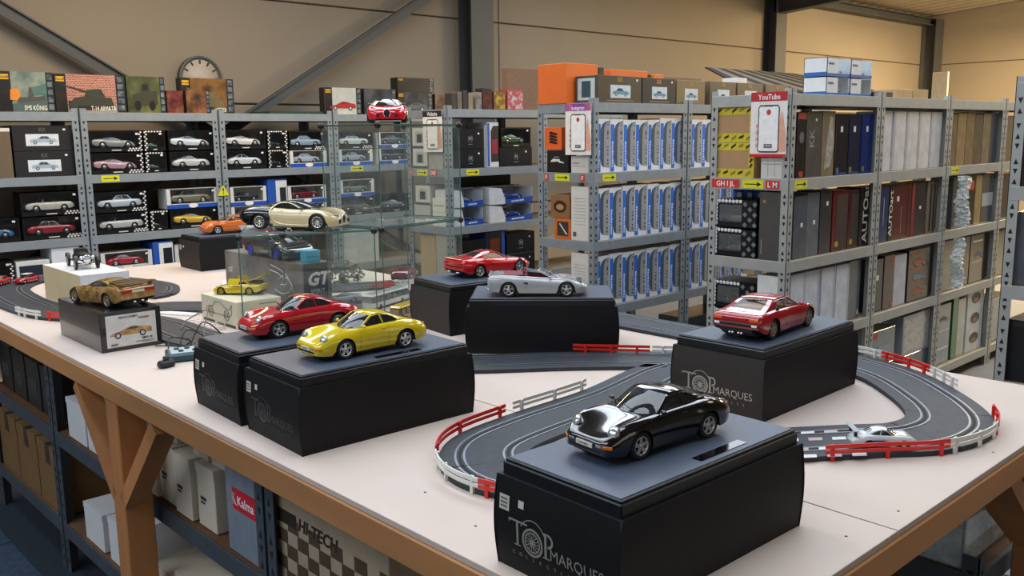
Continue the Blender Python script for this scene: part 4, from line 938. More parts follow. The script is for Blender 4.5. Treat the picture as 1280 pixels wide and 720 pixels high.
def checkers(t, pts, r):
    q = MB()
    for p in pts: q.add([(p[0]-r, p[1], p[2]), (p[0], p[1], p[2]-r*.8), (p[0]+r, p[1], p[2]), (p[0], p[1], p[2]+r*.8)], [(0, 1, 2, 3)])
    o = q.build('chequer_print', mat('dedbd6', .5), t); o['kind'] = 'stuff'
def window_box(label, x0, x1, z0, z1, yf, kind, col, style='black', flip=False, depth=.15, col2=None, chk='br', group='window boxes on the back racks', tagp=True):
    w, h, d = x1-x0-.004, z1-z0-.002, depth
    t = thing('window_box', label, 'box', ((x0+x1)/2, yf, z0), 0, group)
    shell = {'black': mat('0c0c0e', .5, 0, .2, 20, 0, 0, .3), 'blue': mat('d4d3ce', .5, 0, .05, 20), 'white': mat('cfcfcb', .5, 0, .05, 20)}[style]
    e = .003; m = MB(); m.box(-w/2, w/2, d-e, d, 0, h); m.box(-w/2, -w/2+e, 0, d-e, 0, h); m.box(w/2-e, w/2, 0, d-e, 0, h); m.box(-w/2+e, w/2-e, 0, d-e, 0, e); m.box(-w/2+e, w/2-e, 0, d-e, h-e, h)
    m.build('shell', shell, t)
    if style == 'black':
        fr = MB(); a, b_, c_, dd = .012, .028, .010, .012
        fr.poly([[(-w/2, 0, 0), (w/2, 0, 0), (w/2, 0, h), (-w/2, 0, h)], [(-w/2+a, 0, b_), (w/2-dd, 0, b_), (w/2-dd, 0, h-c_), (-w/2+a, 0, h-c_)]]); fr.build('front_frame', shell, t)
        z = b_; MB().box(-w*.09, w*.09, -.0012, -.0004, .009, .016).build('name_strip', mat('c9c6be', .5), t)
        pts = []
        if 'b' in chk: pts += [(w/2-.014-.021*i, -.001, .009+.013*((i*2+j) % 2)) for i in range(5) for j in range(1)]+[(w/2-.0245-.021*i, -.001, .022) for i in range(4)]
        if 'r' in chk: pts += [(w/2-.009-.010*(i % 2), -.001, .012+.015*i) for i in range(int(h/.0155))]
        if 'l' in chk: pts += [(-w/2+.010+.010*(i % 2), -.001, .010+.015*i) for i in range(int(h/.0155))]+[(-w/2+.02+.02*i, -.001, h-.008) for i in range(6)]
        if pts: checkers(t, pts, .0085)
        MB().box(-w/2+.008, w/2-.008, .002, d-.004, b_-.014, b_-.002).build('plinth', mat('1c1c1f', .35), t)
    else:
        z = .034; bl = mat('1f4fa8', .4, 0, .05, 20) if style == 'blue' else mat('bdbdb9', .5)
        MB().box(-w/2, w/2, -.004, .0, 0, z-.006).build('base_strip', bl, t)
        q = MB(); q.add([(.035*cos(2*pi*i/16), -.0052, .017+.016*sin(2*pi*i/16)) for i in range(16)], [tuple(range(16))]); q.build('oval_badge', mat('e9e8e4', .4), t)
        for sg in (-1, 1):
            q = MB(); q.poly([[(sg*w/2, -.0008, z-.006), (sg*(w/2-.03), -.0008, z-.006), (sg*(w/2-.026), -.0008, h), (sg*w/2, -.0008, h)]]); q.build('side_flap', shell, t)
        MB().box(-w/2+.03, w/2-.03, .004, d-.006, z-.012, z-.002).build('plinth', mat('e2e2de', .4), t)
    S, op = SPECS[kind]; sc = min((w-.05)/(S['xf']-S['xr']), .066)
    if style != 'black': sc = min((w-.085)/(S['xf']-S['xr']), .072)
    lod_car(S, kind, col, t, (0, d*.48, z-.001), pi if flip else 0, sc, col2, op)
    rect = MB(); rect.add([(-w/2+.004, .0012, .02), (w/2-.004, .0012, .02), (w/2-.004, .0012, h-.004), (-w/2+.004, .0012, h-.004)], [(0, 1, 2, 3)]); rect.build('film_window', FILM, t)
    if tagp: MB().box(w/2-.045, w/2-.027, -.0016, -.0004, h-.03, h-.017).build('price_tag', mat('e4e1da', .5), t)
    return t
Y1F = 6.372
WB = window_box
zA, zB, zC = 1.4305, 1.0255, .6205
# ---- back rack, first bay
b = PB('pale brown carton with white top edge at the left photo edge', 1.38, 1.645, Y1F, 6.7, zA, zA+.31, '6b5a46'); b.R('f', 0, 1, .93, 1, 'd8d4cc')
for i, z in enumerate((zA, zA+.164)):
    b = PB(('lower', 'upper')[i] + ' black box with pale blue sedan picture at left end of the back rack', 1.657, 2.015, Y1F, 6.62, z, z+.162, '17171a', group='sedan picture boxes')
    b.R('f', .21, .76, .2, .66, 'd5dbe0', 'picture_panel').car('f', .27, .72, .26, '9fb4c6', 'sedan', i == 1)
    b.T('f', 'KK', .5, .76, .024, '5d5648', bold=.03).tag('f', .84, .8)
WB('black window box with grey racing coupe, upper of its stack behind the vintage roadster', 2.11, 2.47, zA+.147, zA+.293, Y1F, 'race', '83868a', chk='br')
WB('black window box with pink and white racing car in the back rack', 2.11, 2.468, zA, zA+.145, Y1F, 'race', 'b58a94', chk='br', col2='7a2f45')
for i, z in enumerate((zA, zA+.147)):
    WB(('lower', 'upper')[i] + ' small chequered box with green car, between racing car boxes', 2.474, 2.632, z, z+.145, Y1F, 'sport', '14532e', chk='l', tagp=True)
WB('black window box with white blue racing car, upper right of the second bay', 2.645, 3.0, zA+.147, zA+.292, Y1F, 'race', 'cfd6de', chk='', col2='2f4f86')
WB('black window box with white coupe, lower right of the second bay', 2.645, 3.0, zA, zA+.145, Y1F, 'coupe', 'c9cac6', chk='')
WB('black window box with white racing car and brown backdrop, third bay upper left', 3.066, 3.402, zA+.147, zA+.295, Y1F, 'race', 'd9d5cc', chk='', col2='b84a22')
WB('black window box with white coupe, third bay lower left', 3.066, 3.402, zA, zA+.145, Y1F, 'coupe', 'cfd2d4', chk='')
for i, z in enumerate((zA, zA+.144)): WB(('lower', 'upper')[i] + ' small chequered black box in the middle of the third bay', 3.408, 3.585, z, z+.142, Y1F, 'sport', '17191c', chk='lr')
WB('black window box with pale blue sedan, third bay upper right', 3.595, 3.925, zA+.132, zA+.282, Y1F, 'sedan', '8fa3b4', chk='b')
WB('blue and white window box with silver sedan, third bay lower right', 3.595, 3.925, zA, zA+.13, Y1F, 'sedan', 'a9b3bb', 'blue')
WB('black window box with white sedan seen through the glass cubes', 4.035, 4.375, zA+.132, zA+.265, Y1F, 'sedan', 'd3d6d6', chk='b')
WB('blue and white window box with silver car seen through the glass cubes', 4.035, 4.365, zA, zA+.13, Y1F, 'sedan', 'a4adb4', 'blue')
WB('upper blue and white window box right of the glass edge in the back rack', 4.42, 4.76, zA+.132, zA+.265, Y1F, 'sedan', '55606a', 'blue')
WB('lower blue and white window box right of the glass edge in the back rack', 4.42, 4.76, zA, zA+.13, Y1F, 'wagon', '39424c', 'blue')
# ---- second shelf
WB('chequered black window box with blue car at the left photo edge', 1.34, 1.652, zB, zB+.155, Y1F, 'coupe', '3f6f9e', chk='l')
WB('black window box with cream open roadster above the red car', 1.66, 2.03, zB+.152, zB+.308, Y1F, 'roadster', 'b8b4a8', chk='b', flip=True)
WB('black window box with red saloon car on the second shelf, first bay', 1.66, 2.033, zB, zB+.15, Y1F, 'sedan', '8a1c24', chk='b', col2='8a1c24')
WB('black window box with pale rally sedan with racing number', 2.115, 2.468, zB+.144, zB+.29, Y1F, 'sedan', 'b8c2ca', chk='br', flip=True)
WB('black window box with pale grey open roadster, under the rally sedan', 2.115, 2.468, zB, zB+.142, Y1F, 'roadster', 'bcbcb6', chk='br', flip=True)
WB('small chequered black box beside the grey roadster box', 2.478, 2.608, zB, zB+.142, Y1F, 'sport', '1b1c1f', chk='l')
WB('blue and white window box with olive sedan beside the warning sticker', 2.605, 2.99, zB+.144, zB+.286, Y1F, 'sedan', '6f6e5a', 'blue')
WB('black window box with yellow and white racing car under the olive sedan', 2.62, 2.99, zB, zB+.142, Y1F, 'race', 'cfa62a', chk='', col2='d8d8d8')
WB('blue and white window box with black sedan behind the hypercar', 3.083, 3.38, zB+.134, zB+.277, Y1F, 'sedan', '14161c', 'blue')
WB('blue and white window box with grey car hidden behind the hypercar roof', 3.083, 3.38, zB, zB+.132, Y1F, 'sedan', '7d828a', 'blue')
b = PB('blue and white window box standing on end behind the hypercar', 3.392, 3.555, Y1F, 6.6, zB, zB+.32, '1f4fa8'); b.R('f', .42, 1, .03, .97, 'd8d8d4', 'side_panel').R('f', .62, .95, .08, .8, '22262c', 'window_print')
WB('blue and white window box with dark red estate car', 3.561, 3.904, zB+.126, zB+.262, Y1F, 'wagon', '6a1620', 'blue')
WB('blue and white window box with black coupe under the dark red estate', 3.561, 3.904, zB, zB+.124, Y1F, 'coupe', '202328', 'blue')
WB('blue and white window box with olive car seen through the glass cubes', 4.034, 4.369, zB+.15, zB+.29, Y1F, 'sedan', '7a7d6a', 'blue')
WB('black window box below the olive car behind the glass cubes', 4.034, 4.369, zB, zB+.148, Y1F, 'wagon', '33373c', chk='')
WB('black window box with grey car in the back rack beside the rack row end', 4.42, 4.76, zB, zB+.148, Y1F, 'sport', '5c6066', chk='')
# ---- third shelf
zC2 = zC
WB('chequered black window box on the low shelf at the left photo edge', 1.30, 1.592, zC, zC+.29, Y1F, 'sport', '2b2d33', chk='r')
b = PB('white framed box with dark blue window on the low left shelf', 1.60, 1.80, 6.36, 6.6, zC, zC+.275, 'd6d6d2'); b.R('f', .08, .94, .1, .9, '1d2836', 'window_print').R('f', .3, .8, .35, .65, '8294a4')
PB('plain white carton standing behind the vintage roadster', 1.815, 1.99, 6.36, 6.6, zC, zC+.36, 'dcdde0')
WB('white window box with red coupe on the low shelf behind the gold car', 2.12, 2.47, zC+.15, zC+.28, 6.36, 'coupe', 'b01824', 'white')
WB('white window box with grey car beneath the red coupe box', 2.12, 2.47, zC, zC+.148, 6.36, 'sedan', '6b6f75', 'white')
b = PB('blue and white box standing on end on the low shelf by the black box', 2.478, 2.62, 6.36, 6.6, zC, zC+.325, '1f4fa8'); b.R('f', .3, 1, .03, .97, 'd8d8d4', 'side_panel').R('f', .5, .95, .08, .86, '14161a', 'window_print')
PB('pale carton on the low shelf beside the far black box', 2.64, 2.78, 6.38, 6.6, zC, zC+.29, 'cfccc4')
PB('dark carton on the low shelf behind the orange coupe', 3.05, 3.6, 6.38, 6.6, zC, zC+.25, '26262a')
PB('white carton on the low shelf seen through the glass cubes', 4.05, 4.4, 6.38, 6.6, zC, zC+.28, 'bfbfbb')
# ---- kits on top of the back rack
zT = 1.8405
def kit(label, x0, x1, h, yf=6.40, base='2a2620', bg=None, title=None, tcol='e8e2d0', logo=True, motif=None, mcol='4a4a38', z=zT, thin=.08):
    b = PB(label, x0, x1, yf, yf+thin, z, z+h, base, 'model_kit_box', 'box', 'model kit boxes on the back rack')
    w = x1-x0
    b.R('f', .0, .86 if w > .15 else 1, 0, 1, bg, 'picture_panel')
    if w > .15:
        b.R('f', .86, 1, 0, 1, '17171a', 'side_strip')
        for i in range(5): b.R('f', .885, .975, .06+.19*i, .2+.19*i, art('2a3038', '5d6a74', '8b8f86', 30), 'thumbnail')
    if logo:
        b.R('f', 0, min(.26, .07/w), 0, 1, art('0e0e10', '1c1a18', '3a2418', 9), 'dark_panel').R('f', 0, min(.26, .07/w), .55, 1, '131315', 'logo_panel').R('f', .02, min(.23, .06/w), .80, .93, 'c9a81e', 'logo_stripe').T('f', 'Revell', min(.125, .033/w), .835, .016, '8d1a14', bold=.03)
    if motif == 'tank': b.R('f', .16, .86, 0, .2, '8f887c' if w > .42 else '4a3a22', 'ground_picture').R('f', .17, .6, .06, .3, '14140f', 'shadow_picture')
    if motif == 'ship': b.P('f', [(.22, 0), (.22, .2), (.5, .26), (.86, .46), (.86, 0)], '4a5c58', 'sea_picture').P('f', [(.55, .6), (.86, .72), (.86, .45), (.6, .42)], '4d7068', 'cloud_picture')
    if motif == 'tank':
        b.P('f', [(.16, .16), (.24, .36), (.36, .42), (.78, .40), (.82, .2), (.7, .1), (.3, .08)], mcol, 'tank_picture').P('f', [(.4, .42), (.44, .6), (.64, .62), (.7, .42)], mcol, 'turret_picture').P('f', [(.1, .70), (.1, .73), (.46, .56), (.46, .5)], mcol, 'gun_picture').R('f', .3, .8, .08, .18, '1f1f18', 'track_picture')
    if motif == 'truck':
        b.P('f', [(.14, .2), (.14, .5), (.34, .56), (.38, .8), (.58, .84), (.62, .6), (.78, .6), (.78, .22)], mcol, 'truck_picture').R('f', .41, .55, .62, .78, '14150f', 'cab_window')
        for u in (.26, .64): b.P('f', [(u+.085*cos(a), .2+.14*sin(a)) for a in [2*pi*i/12 for i in range(12)]], '0d0d0b', 'wheel_picture')
    if motif == 'ship':
        b.P('f', [(.3, .24), (.36, .36), (.8, .40), (.84, .3)], mcol, 'ship_picture').P('f', [(.52, .38), (.54, .62), (.58, .62), (.62, .39)], mcol, 'mast_picture').P('f', [(.18, .3), (.2, .56), (.34, .6), (.38, .4), (.3, .28)], 'd9842a', 'gun_flash')
    if motif == 'car': b.car('f', .12, .84, .14, mcol, 'sport', True)
    if title: b.T('f', title, .84, .05, .030 if w > .3 else .026, tcol, 'r', .62, .01)
    return b
kit('warship model kit box with orange gun flash at the left photo edge', 1.615, 1.936, .25, bg=art('5a6a66', '8a9486', '4f6462', 6), title='SMS KÖNIG', motif='ship', mcol='4d4a44')
kit('wide tank model kit box with brick wall picture', 1.942, 2.39, .246, bg=bricks(), title='T-14 ARMATA', motif='tank', mcol='34382a')
kit('military truck model kit box beside the tank kit', 2.40, 2.662, .245, bg=art('23231a', '4d5430', '78803f', 5), title='TRUCK' if False else None, motif='truck', mcol='3b3826', logo=False)
kit('small dark red model kit box beside the truck kit', 2.672, 2.79, .155, bg=art('2a1c1a', '6f2f26', '8a5a44', 16), logo=False)
kit('small orange model kit box in front of the tank destroyer kit', 2.80, 2.97, .16, yf=6.37, bg=art('2a2420', '744628', '8f6a48', 12), logo=False, thin=.06)
kit('tank destroyer model kit box with autumn woods picture below the clock', 2.80, 3.20, .25, yf=6.45, bg=art('3d2a18', '80592c', '5f4424', 8), title='HETZER', motif='tank', mcol='6b5f3a')
kit('model kit box with red sports car left of the red hypercar', 3.945, 4.29, .21, bg=art('c9c5bc', 'b9b9ae', 'd8d0c0', 5), motif='car', mcol='b5221a', logo=True)
kit('dark model kit box behind the red hypercar', 4.32, 4.64, .21, bg=art('17181c', '3a4048', '565a55', 8), logo=False, motif='car', mcol='4b4f55')
kit('dark grey car kit box right of the red hypercar', 4.66, 5.03, .19, bg=art('17181c', '2f3338', '4d4f50', 8), motif='car', mcol='5d6064')
kit('black kit box lying on the dark grey car kit', 4.66, 5.05, .12, z=zT+.1905, bg=art('121214', '1f1f22', '2b2b2b', 8), thin=.1)
kit('small brown kit box at the end of the back rack top', 5.06, 5.24, .18, bg=art('3a2a20', '6b4a38', '8f7a60', 10), logo=False)
PB('dark green cutting mat lying on top of the back rack', 3.46, 3.93, 6.4, 6.75, zT, zT+.02, '1d3a30', 'cutting_mat', 'mat')
# ---- warning and direction stickers
def arrow_sticker(label, o, u, w=.12, h=.042):
    t = thing('arrow_sticker', label, 'sticker', o, 0, 'yellow arrow stickers'); n = Vector((0, -1, 0)) if abs(u[0]) > .5 else Vector((-1, 0, 0)); u = Vector(u); z = Vector((0, 0, 1))
    m = MB(); m.prism([u*0, u*w, u*w+z*h, z*h], n*.0008); m.build('backing', mat('d8d41c', .5), t)
    q = MB(); a = n*.0012
    q.poly([[a+u*(w*.12)+z*(h*.44), a+u*(w*.7)+z*(h*.44), a+u*(w*.7)+z*(h*.22), a+u*(w*.92)+z*(h*.5), a+u*(w*.7)+z*(h*.78), a+u*(w*.7)+z*(h*.56), a+u*(w*.12)+z*(h*.56)]]); q.build('arrow', mat('141414', .5), t)
    return t
for lab, o, u in (('yellow arrow sticker on the back rack beam above the sedan boxes', (2.165, 6.3485, 1.382), (1, 0, 0)), ('yellow arrow sticker behind the glass cubes', (4.13, 6.3485, 1.382), (1, 0, 0)), ('yellow arrow sticker between letter C and letters D E F', (3.998, 5.285, 1.381), (0, -1, 0)), ('yellow arrow sticker next to the orange letter on the rack behind', (4.16, 4.9285, 1.381), (1, 0, 0)), ('yellow arrow sticker between the two letters F', (3.998, 3.90, 1.381), (0, -1, 0)), ('yellow arrow sticker on the beam of the blue white boxes', (4.075, 3.5835, 1.381), (1, 0, 0)), ('yellow arrow sticker on the end beam below the red-headed poster', (3.998, 2.58, 1.381), (0, -1, 0)), ('yellow arrow sticker on the galvanised beam under the wrapped boxes', (4.05, 2.3185, 1.381), (1, 0, 0)), ('small yellow arrow sticker beside the hanging plastic bag', (5.93, 2.3185, 1.384), (1, 0, 0))):
    arrow_sticker(lab, o, u)
def letters(label, body, y, z=1.381, w=None, h=.042):
    w = w or .022*len(body)+.012; t = thing('letter_sticker', label, 'sticker', (3.998, y, z), 0, 'red letter stickers')
    MB().box(-.0008, 0, -w, 0, 0, h).build('backing', mat('c8342e', .5), t)
    q = MB(); put_text(q, body, (-.0013, -w/2, h*.2), (0, -1, 0), (0, 0, 1), h*.62, 0, 'c', bold=.02); q.build('lettering', mat('efe9e4', .5), t)
letters('red letter C sticker left of the arrow', 'C', 5.375); letters('red letters D E F sticker behind the glass', 'DEF', 5.135)
letters('left red letter F sticker under the black gift box', 'F', 3.99); letters('right red letter F sticker under the poster', 'F', 3.69)
letters('red letters G H I J L sticker on the galvanised end beam', 'GH I JL', 2.762, w=.165); letters('red letters L M sticker on the galvanised end beam', 'L M', 2.448)
letters('red letter sticker left of the arrow on the rack behind the berlinetta', 'G', 4.94) if False else None
t = thing('warning_sticker', 'yellow warning triangle sticker on the back rack post', 'sticker', (3.02, 6.346, 1.245))
q = MB(); q.prism([(-.045, 0, 0), (.045, 0, 0), (0, 0, .078)], (0, -.001, 0)); q.build('triangle', mat('d8d41c', .5), t)
q = MB(); q.prism([(-.004, -.0013, .03), (.004, -.0013, .03), (.006, -.0013, .055), (-.006, -.0013, .055)], (0, -.0003, 0)); q.lathe([(.005, -.0013), (.005, -.0017)], 10, 0, 'y', (0, 0, .018)); q.build('mark', mat('141414', .5), t)
# ---- phone posters on the rack ends
def poster(label, y0, y1, z0, z1, head, title, hm='c8262e'):
    w, h = y1-y0, z1-z0; b = PB(label, 3.985, 3.9885, y0, y1, z0, z1, 'e9e4df', 'poster', 'poster', 'phone posters', ch=.0004, part='sheet')
    b.R('s', 0, 1, .86, 1, head, 'header').T('s', title, .5, .885, .026 if len(title) < 8 else .021, 'f0ecec', bold=.02, sx=.9)
    if hm: b.R('s', 0, 1, 0, .045, hm, 'footer')
    b.P('s', [(.78, .12), (.80, .55), (.87, .72), (.93, .5), (.99, .3), (.99, .09), (.8, .09)], 'e2a58c', 'hand_picture')
    for i in range(4): b.P('s', [(.16, .50-.1*i), (.24, .52-.1*i), (.24, .46-.1*i), (.16, .45-.1*i)], 'e2a58c', 'finger_picture')
    b.P('s', [(.22, .10), (.22, .76), (.27, .80), (.75, .80), (.80, .76), (.80, .10), (.75, .07), (.27, .07)], '2a2a2e', 'phone_outline').P('s', [(.245, .11), (.245, .755), (.285, .78), (.735, .78), (.775, .755), (.775, .11), (.735, .09), (.285, .09)], 'f2f0ee', 'phone_screen')
    b.R('s', .40, .62, .775, .79, '2a2a2e', 'phone_notch').P('s', [(.51+.06*cos(a), .69+.045*sin(a)) for a in [2*pi*i/16 for i in range(16)]], 'b8403a', 'round_badge')
    b.R('s', .40, .62, .14, .20, '5a5a5e', 'button').R('s', .43, .59, .165, .18, 'd8d8d8', 'button_label')
    return b
poster('white phone poster with red header on the galvanised rack end', 2.335, 2.535, 1.538, 1.85, 'b82a30', 'YouTube')
poster('white phone poster with purple header beside the orange gift box', 3.595, 3.80, 1.538, 1.835, art('7a3aa8', 'a04a9a', 'd88a4a', 4, (1, 6, 1)), 'Instagram', None)
poster('white phone poster with dark header seen through the glass cubes', 4.97, 5.185, 1.548, 1.83, '2a2a2c', 'Website', None)
# ---------------------------------------------------------------- rack row behind the berlinetta
yf = 4.952
def mbox(label, x0, x1, z0, z1, d=.16):
    b = PB(label, x0, x1, yf, yf+d, z0, z1, mat('15181f', .3, 0, .2, 20), group='black emblem boxes'); cx, h = .48, z1-z0
    m = MB(); R_ = .022
    for s in (-1, 1):
        m.tube([(s*R_*cos(a)*.9, -d/2-.001, h*.5+R_*sin(a)) for a in [radians(-70+140*i/8) for i in range(9)]], .0016, 4)
    m.build('wreath', mat('a8acb2', .4), b.t); b.T('f', 'M', .5, .44, .022, 'a8acb2', bold=.01).R('f', .42, .58, .22, .245, '8d9196', 'caption_print').tag('f', .78, .72); return b
mbox('upper black emblem box on the rack right of the glass cubes', 4.10, 4.345, zA+.135, zA+.275); mbox('lower black emblem box on the rack right of the glass cubes', 4.10, 4.345, zA, zA+.133)
b = PB('narrow grey book-like box between black emblem boxes', 4.352, 4.378, yf, yf+.2, zA, zA+.30, '8a8d90')
b = PB('tall blue white box with dark window and red car behind the berlinetta rack', 4.382, 4.492, yf, yf+.2, zA, zA+.32, 'd0d2d4'); b.R('f', .02, .2, .02, .98, '1f4fa8').P('f', [(.3, .12), (.3, .8), (.5, .92), (.98, .92), (.98, .12)], '1b1d22', 'window_print').R('f', .4, .9, .3, .62, '8a1834')
mbox('wide black emblem box under the clear topped case', 4.50, 4.83, zA, zA+.138)
t = WB('clear-topped black box with olive green car on the emblem box', 4.515, 4.82, zA+.139, zA+.285, yf, 'sport', '4a5a2a', chk='')
def tray(label, x0, x1, z0, z1, col):
    w, h, d = x1-x0-.004, z1-z0-.002, .2; t = thing('display_tray_box', label, 'box', ((x0+x1)/2, yf, z0), 0, 'blue white tray boxes')
    m = MB(); m.box(-w/2, w/2, d-.003, d, 0, h); m.box(-w/2, -w/2+.003, .0, d, 0, h); m.box(w/2-.003, w/2, 0, d, 0, h*.9); m.box(-w/2, w/2, 0, d, 0, .003); m.box(-w/2, w/2, d*.45, d, h-.003, h); m.build('shell', mat('cfd2d4', .5), t)
    q = MB(); q.poly([[(-w/2, -.001, 0), (-w/2, -.001, h), (-w/2+w*.28, -.001, h*.9), (-w/2+w*.36, -.001, .035), (-w/2+w*.36, -.001, 0)]]); q.build('side_flap', mat('d8d9d9', .5), t)
    q = MB(); q.poly([[(-w/2+w*.36, -.0015, 0), (-w/2+w*.36, -.0015, .03), (w/2, -.0015, .045), (w/2, -.0015, 0)]]); q.build('base_strip', mat('1f4fa8', .4), t)
    for i in range(6): MB().add([(w*(.0+.05*i), -.0022, .011+.002*i*w), (w*(.04+.05*i), -.0022, .011+.002*i*w), (w*(.045+.05*i), -.0022, .022+.002*i*w), (w*(.005+.05*i), -.0022, .022+.002*i*w)], [(0, 1, 2, 3)]).build('caption_print', mat('d6dbe4', .4), t)
    lod_car(F355, 'sport', col, t, (w*.12, d*.5, .02), 0, min((w*.6)/4.3, .06)); MB().box(-w/2+.004, w/2-.004, .01, d-.005, .004, .019).build('plinth', mat('2050a0', .4), t)
    rect = MB(); rect.add([(-w/2+w*.3, .0005, .03), (w/2-.003, .0005, .03), (w/2-.003, .0005, h-.01), (-w/2+w*.3, .0005, h-.01)], [(0, 1, 2, 3)]); rect.build('film_window', FILM, t)
for i, (x0, x1, z0, z1, lab) in enumerate(((4.05, 4.33, zB, zB+.13, 'lower left'), (4.05, 4.33, zB+.132, zB+.262, 'upper left'), (4.39, 4.83, zB, zB+.13, 'lower right'), (4.39, 4.83, zB+.132, zB+.262, 'upper right'))):
    tray(lab + ' blue and white tray box with blue car behind the berlinetta', x0, x1, z0, z1, '1c3f86')
PB('dark carton behind the blue tray boxes', 4.33, 4.8, 5.16, 5.36, zB, zB+.34, '2a2724')
mbox('black emblem box on the low shelf behind the red berlinetta roof', 4.10, 4.35, zC, zC+.295); 
b = PB('dark box with orange window and blue edge behind the red berlinetta', 4.36, 4.54, yf, yf+.2, zC, zC+.34, '1f4fa8'); b.R('f', 0, .82, .02, .98, '14100e', 'window_print').R('f', .2, .7, .3, .85, '6a2a14')
mbox('upper wrapped black emblem box beside the rack post', 4.56, 4.85, zC+.16, zC+.315); mbox('lower wrapped black emblem box beside the rack post', 4.56, 4.85, zC, zC+.158)
# top of that row
for lab, x0, x1, h, c1, c2 in (('narrow grey kit box on the rack top beside the steel column', 4.30, 4.355, .12, '5d5a55', '8a857a'), ('small red and black kit box on the rack top', 4.362, 4.455, .15, '7a2420', '2a2422'), ('small yellow kit box on the rack top', 4.47, 4.585, .13, 'c9a83a', '6b4a2a'), ('white and red kit box on the rack top', 4.60, 4.765, .145, 'c9c4c2', 'a8303a')):
    b = PB(lab, x0, x1, yf+.02, yf+.1, zT, zT+h, c2); b.R('f', .05, .95, .05, .95, art(c1, c2, c1, 16), 'picture_panel')
for i in range(4): PB(ords[i] + ' thin book-like kit box from the left beside the steel column', 4.08+.05*i, 4.122+.05*i, yf+.02, yf+.1, zT, zT+.11+.01*(i % 3), ('3a3532', '6b5f55', '2a2c30', '8a7a60')[i])
PB('large brown carton on the rack top left of the orange cartons', 4.69, 5.05, 5.06, 5.13, zT, zT+.31, mat('7a5f48', .8))
# rack end behind the glass: white boxes
for lab, y0, y1, z0, z1 in (('upper white box with dark window on the lettered rack end', 5.19, 5.36, zA+.142, zA+.285), ('lower white box with dark window on the lettered rack end', 5.19, 5.36, zA, zA+.14), ('white window box under the letter C', 5.17, 5.34, zB+.145, zB+.28)):
    b = PB(lab, 4.02, 4.3, y0, y1, z0, z1, 'cfccc4'); b.P('s', [(.2, .25), (.2, .75), (.3, .85), (.7, .85), (.8, .75), (.8, .25)], 'b0b0ac', 'window_frame').R('s', .32, .68, .28, .7, '3a3d42', 'window_print').R('s', 0, 1, 0, .12, '3f4a58', 'base_strip')
for i in range(2): PB(('lower', 'upper')[i] + ' plain white carton under the letters D E F', 4.008, 4.044, 4.985, 5.13, zB+.1*i, zB+.098+.1*i, 'd8d4ca').R('s', .1, .9, .45, .5, '6a6a68')
PB('grey white carton under the white window box on the lettered rack end', 4.02, 4.3, 5.17, 5.36, zB, zB+.142, 'b9b6ae')
PB('pale carton beside the lower white window boxes on the lettered rack', 4.008, 4.09, 5.0, 5.16, zA, zA+.11, 'a8a49a')
PB('tan carton low on the lettered rack end', 4.02, 4.3, 5.12, 5.3, zC, zC+.34, 'b39a78'); PB('grey carton low on the lettered rack end', 4.008, 4.09, 4.97, 5.1, zC, zC+.36, 'a49f94')
# ---------------------------------------------------------------- blue and white spine boxes
SPB = mat('e6e8ea', .45, 0, .04, 20); SPG = mat('a09e9c', .4, 0, .06, 30); SPD = mat('4d5866', .35, 0, .12, 30); SPU = mat('2f70cc', .4, 0, .05, 20)
def spine_meshes(w, h):
    d = .165; body = MB().cb(-w/2, w/2, 0, d, 0, h, .0015).mesh('carton', SPB)
    bl = MB().box(-w/2+.004, -w/2+w*.30, -.0012, -.0003, .006, h-.03).mesh('blue_spine', SPU)
    X = lambda u: -w/2+w*u
    g = MB(); pts = [(X(.31), .075), (X(.36), .05), (X(.5), .036), (X(.97), .03), (X(.97), h-.012), (X(.62), h-.02), (X(.42), h-.034), (X(.31), h-.06)]
    g.prism([(p[0], -.0004, p[1]) for p in pts], (0, -.0006, 0)); gm = g.mesh('recess_shade', SPD)  # flat dark panel painting the shade inside the window recess
    l = MB(); pts = [(X(.55), .038), (X(.97), .032), (X(.97), h-.016), (X(.74), h-.024), (X(.58), h-.05), (X(.55), h-.09)]
    l.prism([(p[0], -.0012, p[1]) for p in pts], (0, -.0006, 0)); lm = l.mesh('window_insert', SPG)
    k = MB()
    for z0, z1 in ((.15, .18), (.22, .25), (.33, .36), (.40, .43), (.47, .49), (.63, .66), (.70, .78), (.88, .9)): k.box(X(.80), X(.88), -.0026, -.0019, h*z0, h*z1)
    s = k.mesh('spine_marks', mat('2a2c30', .5))
    tx = MB()
    for i in range(9): tx.box(X(.11), X(.11+.08+.02*(i % 3)), -.0022, -.0013, h*(.1+.055*i), h*(.145+.055*i))
    return body, bl, gm, lm, s, tx.mesh('vertical_caption', mat('cdd8ea', .4))
SM = spine_meshes(.116, .315)
def spine_box(label, x, y, z, grp):
    t = thing('model_box', label, 'box', (x, y, z), random.uniform(-.02, .02), grp)
    for n, me in zip(('carton', 'blue_spine', 'recess_shade', 'window_insert', 'spine_marks', 'vertical_caption'), SM):
        o = link(n, me, t)
        if n in ('spine_marks', 'vertical_caption'): o['kind'] = 'stuff'
    t.scale = (1, 1, random.uniform(.985, 1.02))
for z, lv in ((zA, 'upper'), (zB, 'middle'), (zC, 'lower')):
    for i in range(7): spine_box(ords[i] + ' blue-spined white box from the left on the ' + lv + ' shelf of the poster rack', 4.105+.1195*i, 3.604+random.uniform(0, .008), z, 'blue-spined white boxes')
    for i in range(6): spine_box(ords[i] + ' blue-spined box on the ' + lv + ' shelf, right of the middle rack posts', 5.03+.1195*i, 3.604+random.uniform(0, .008), z, 'blue-spined white boxes')
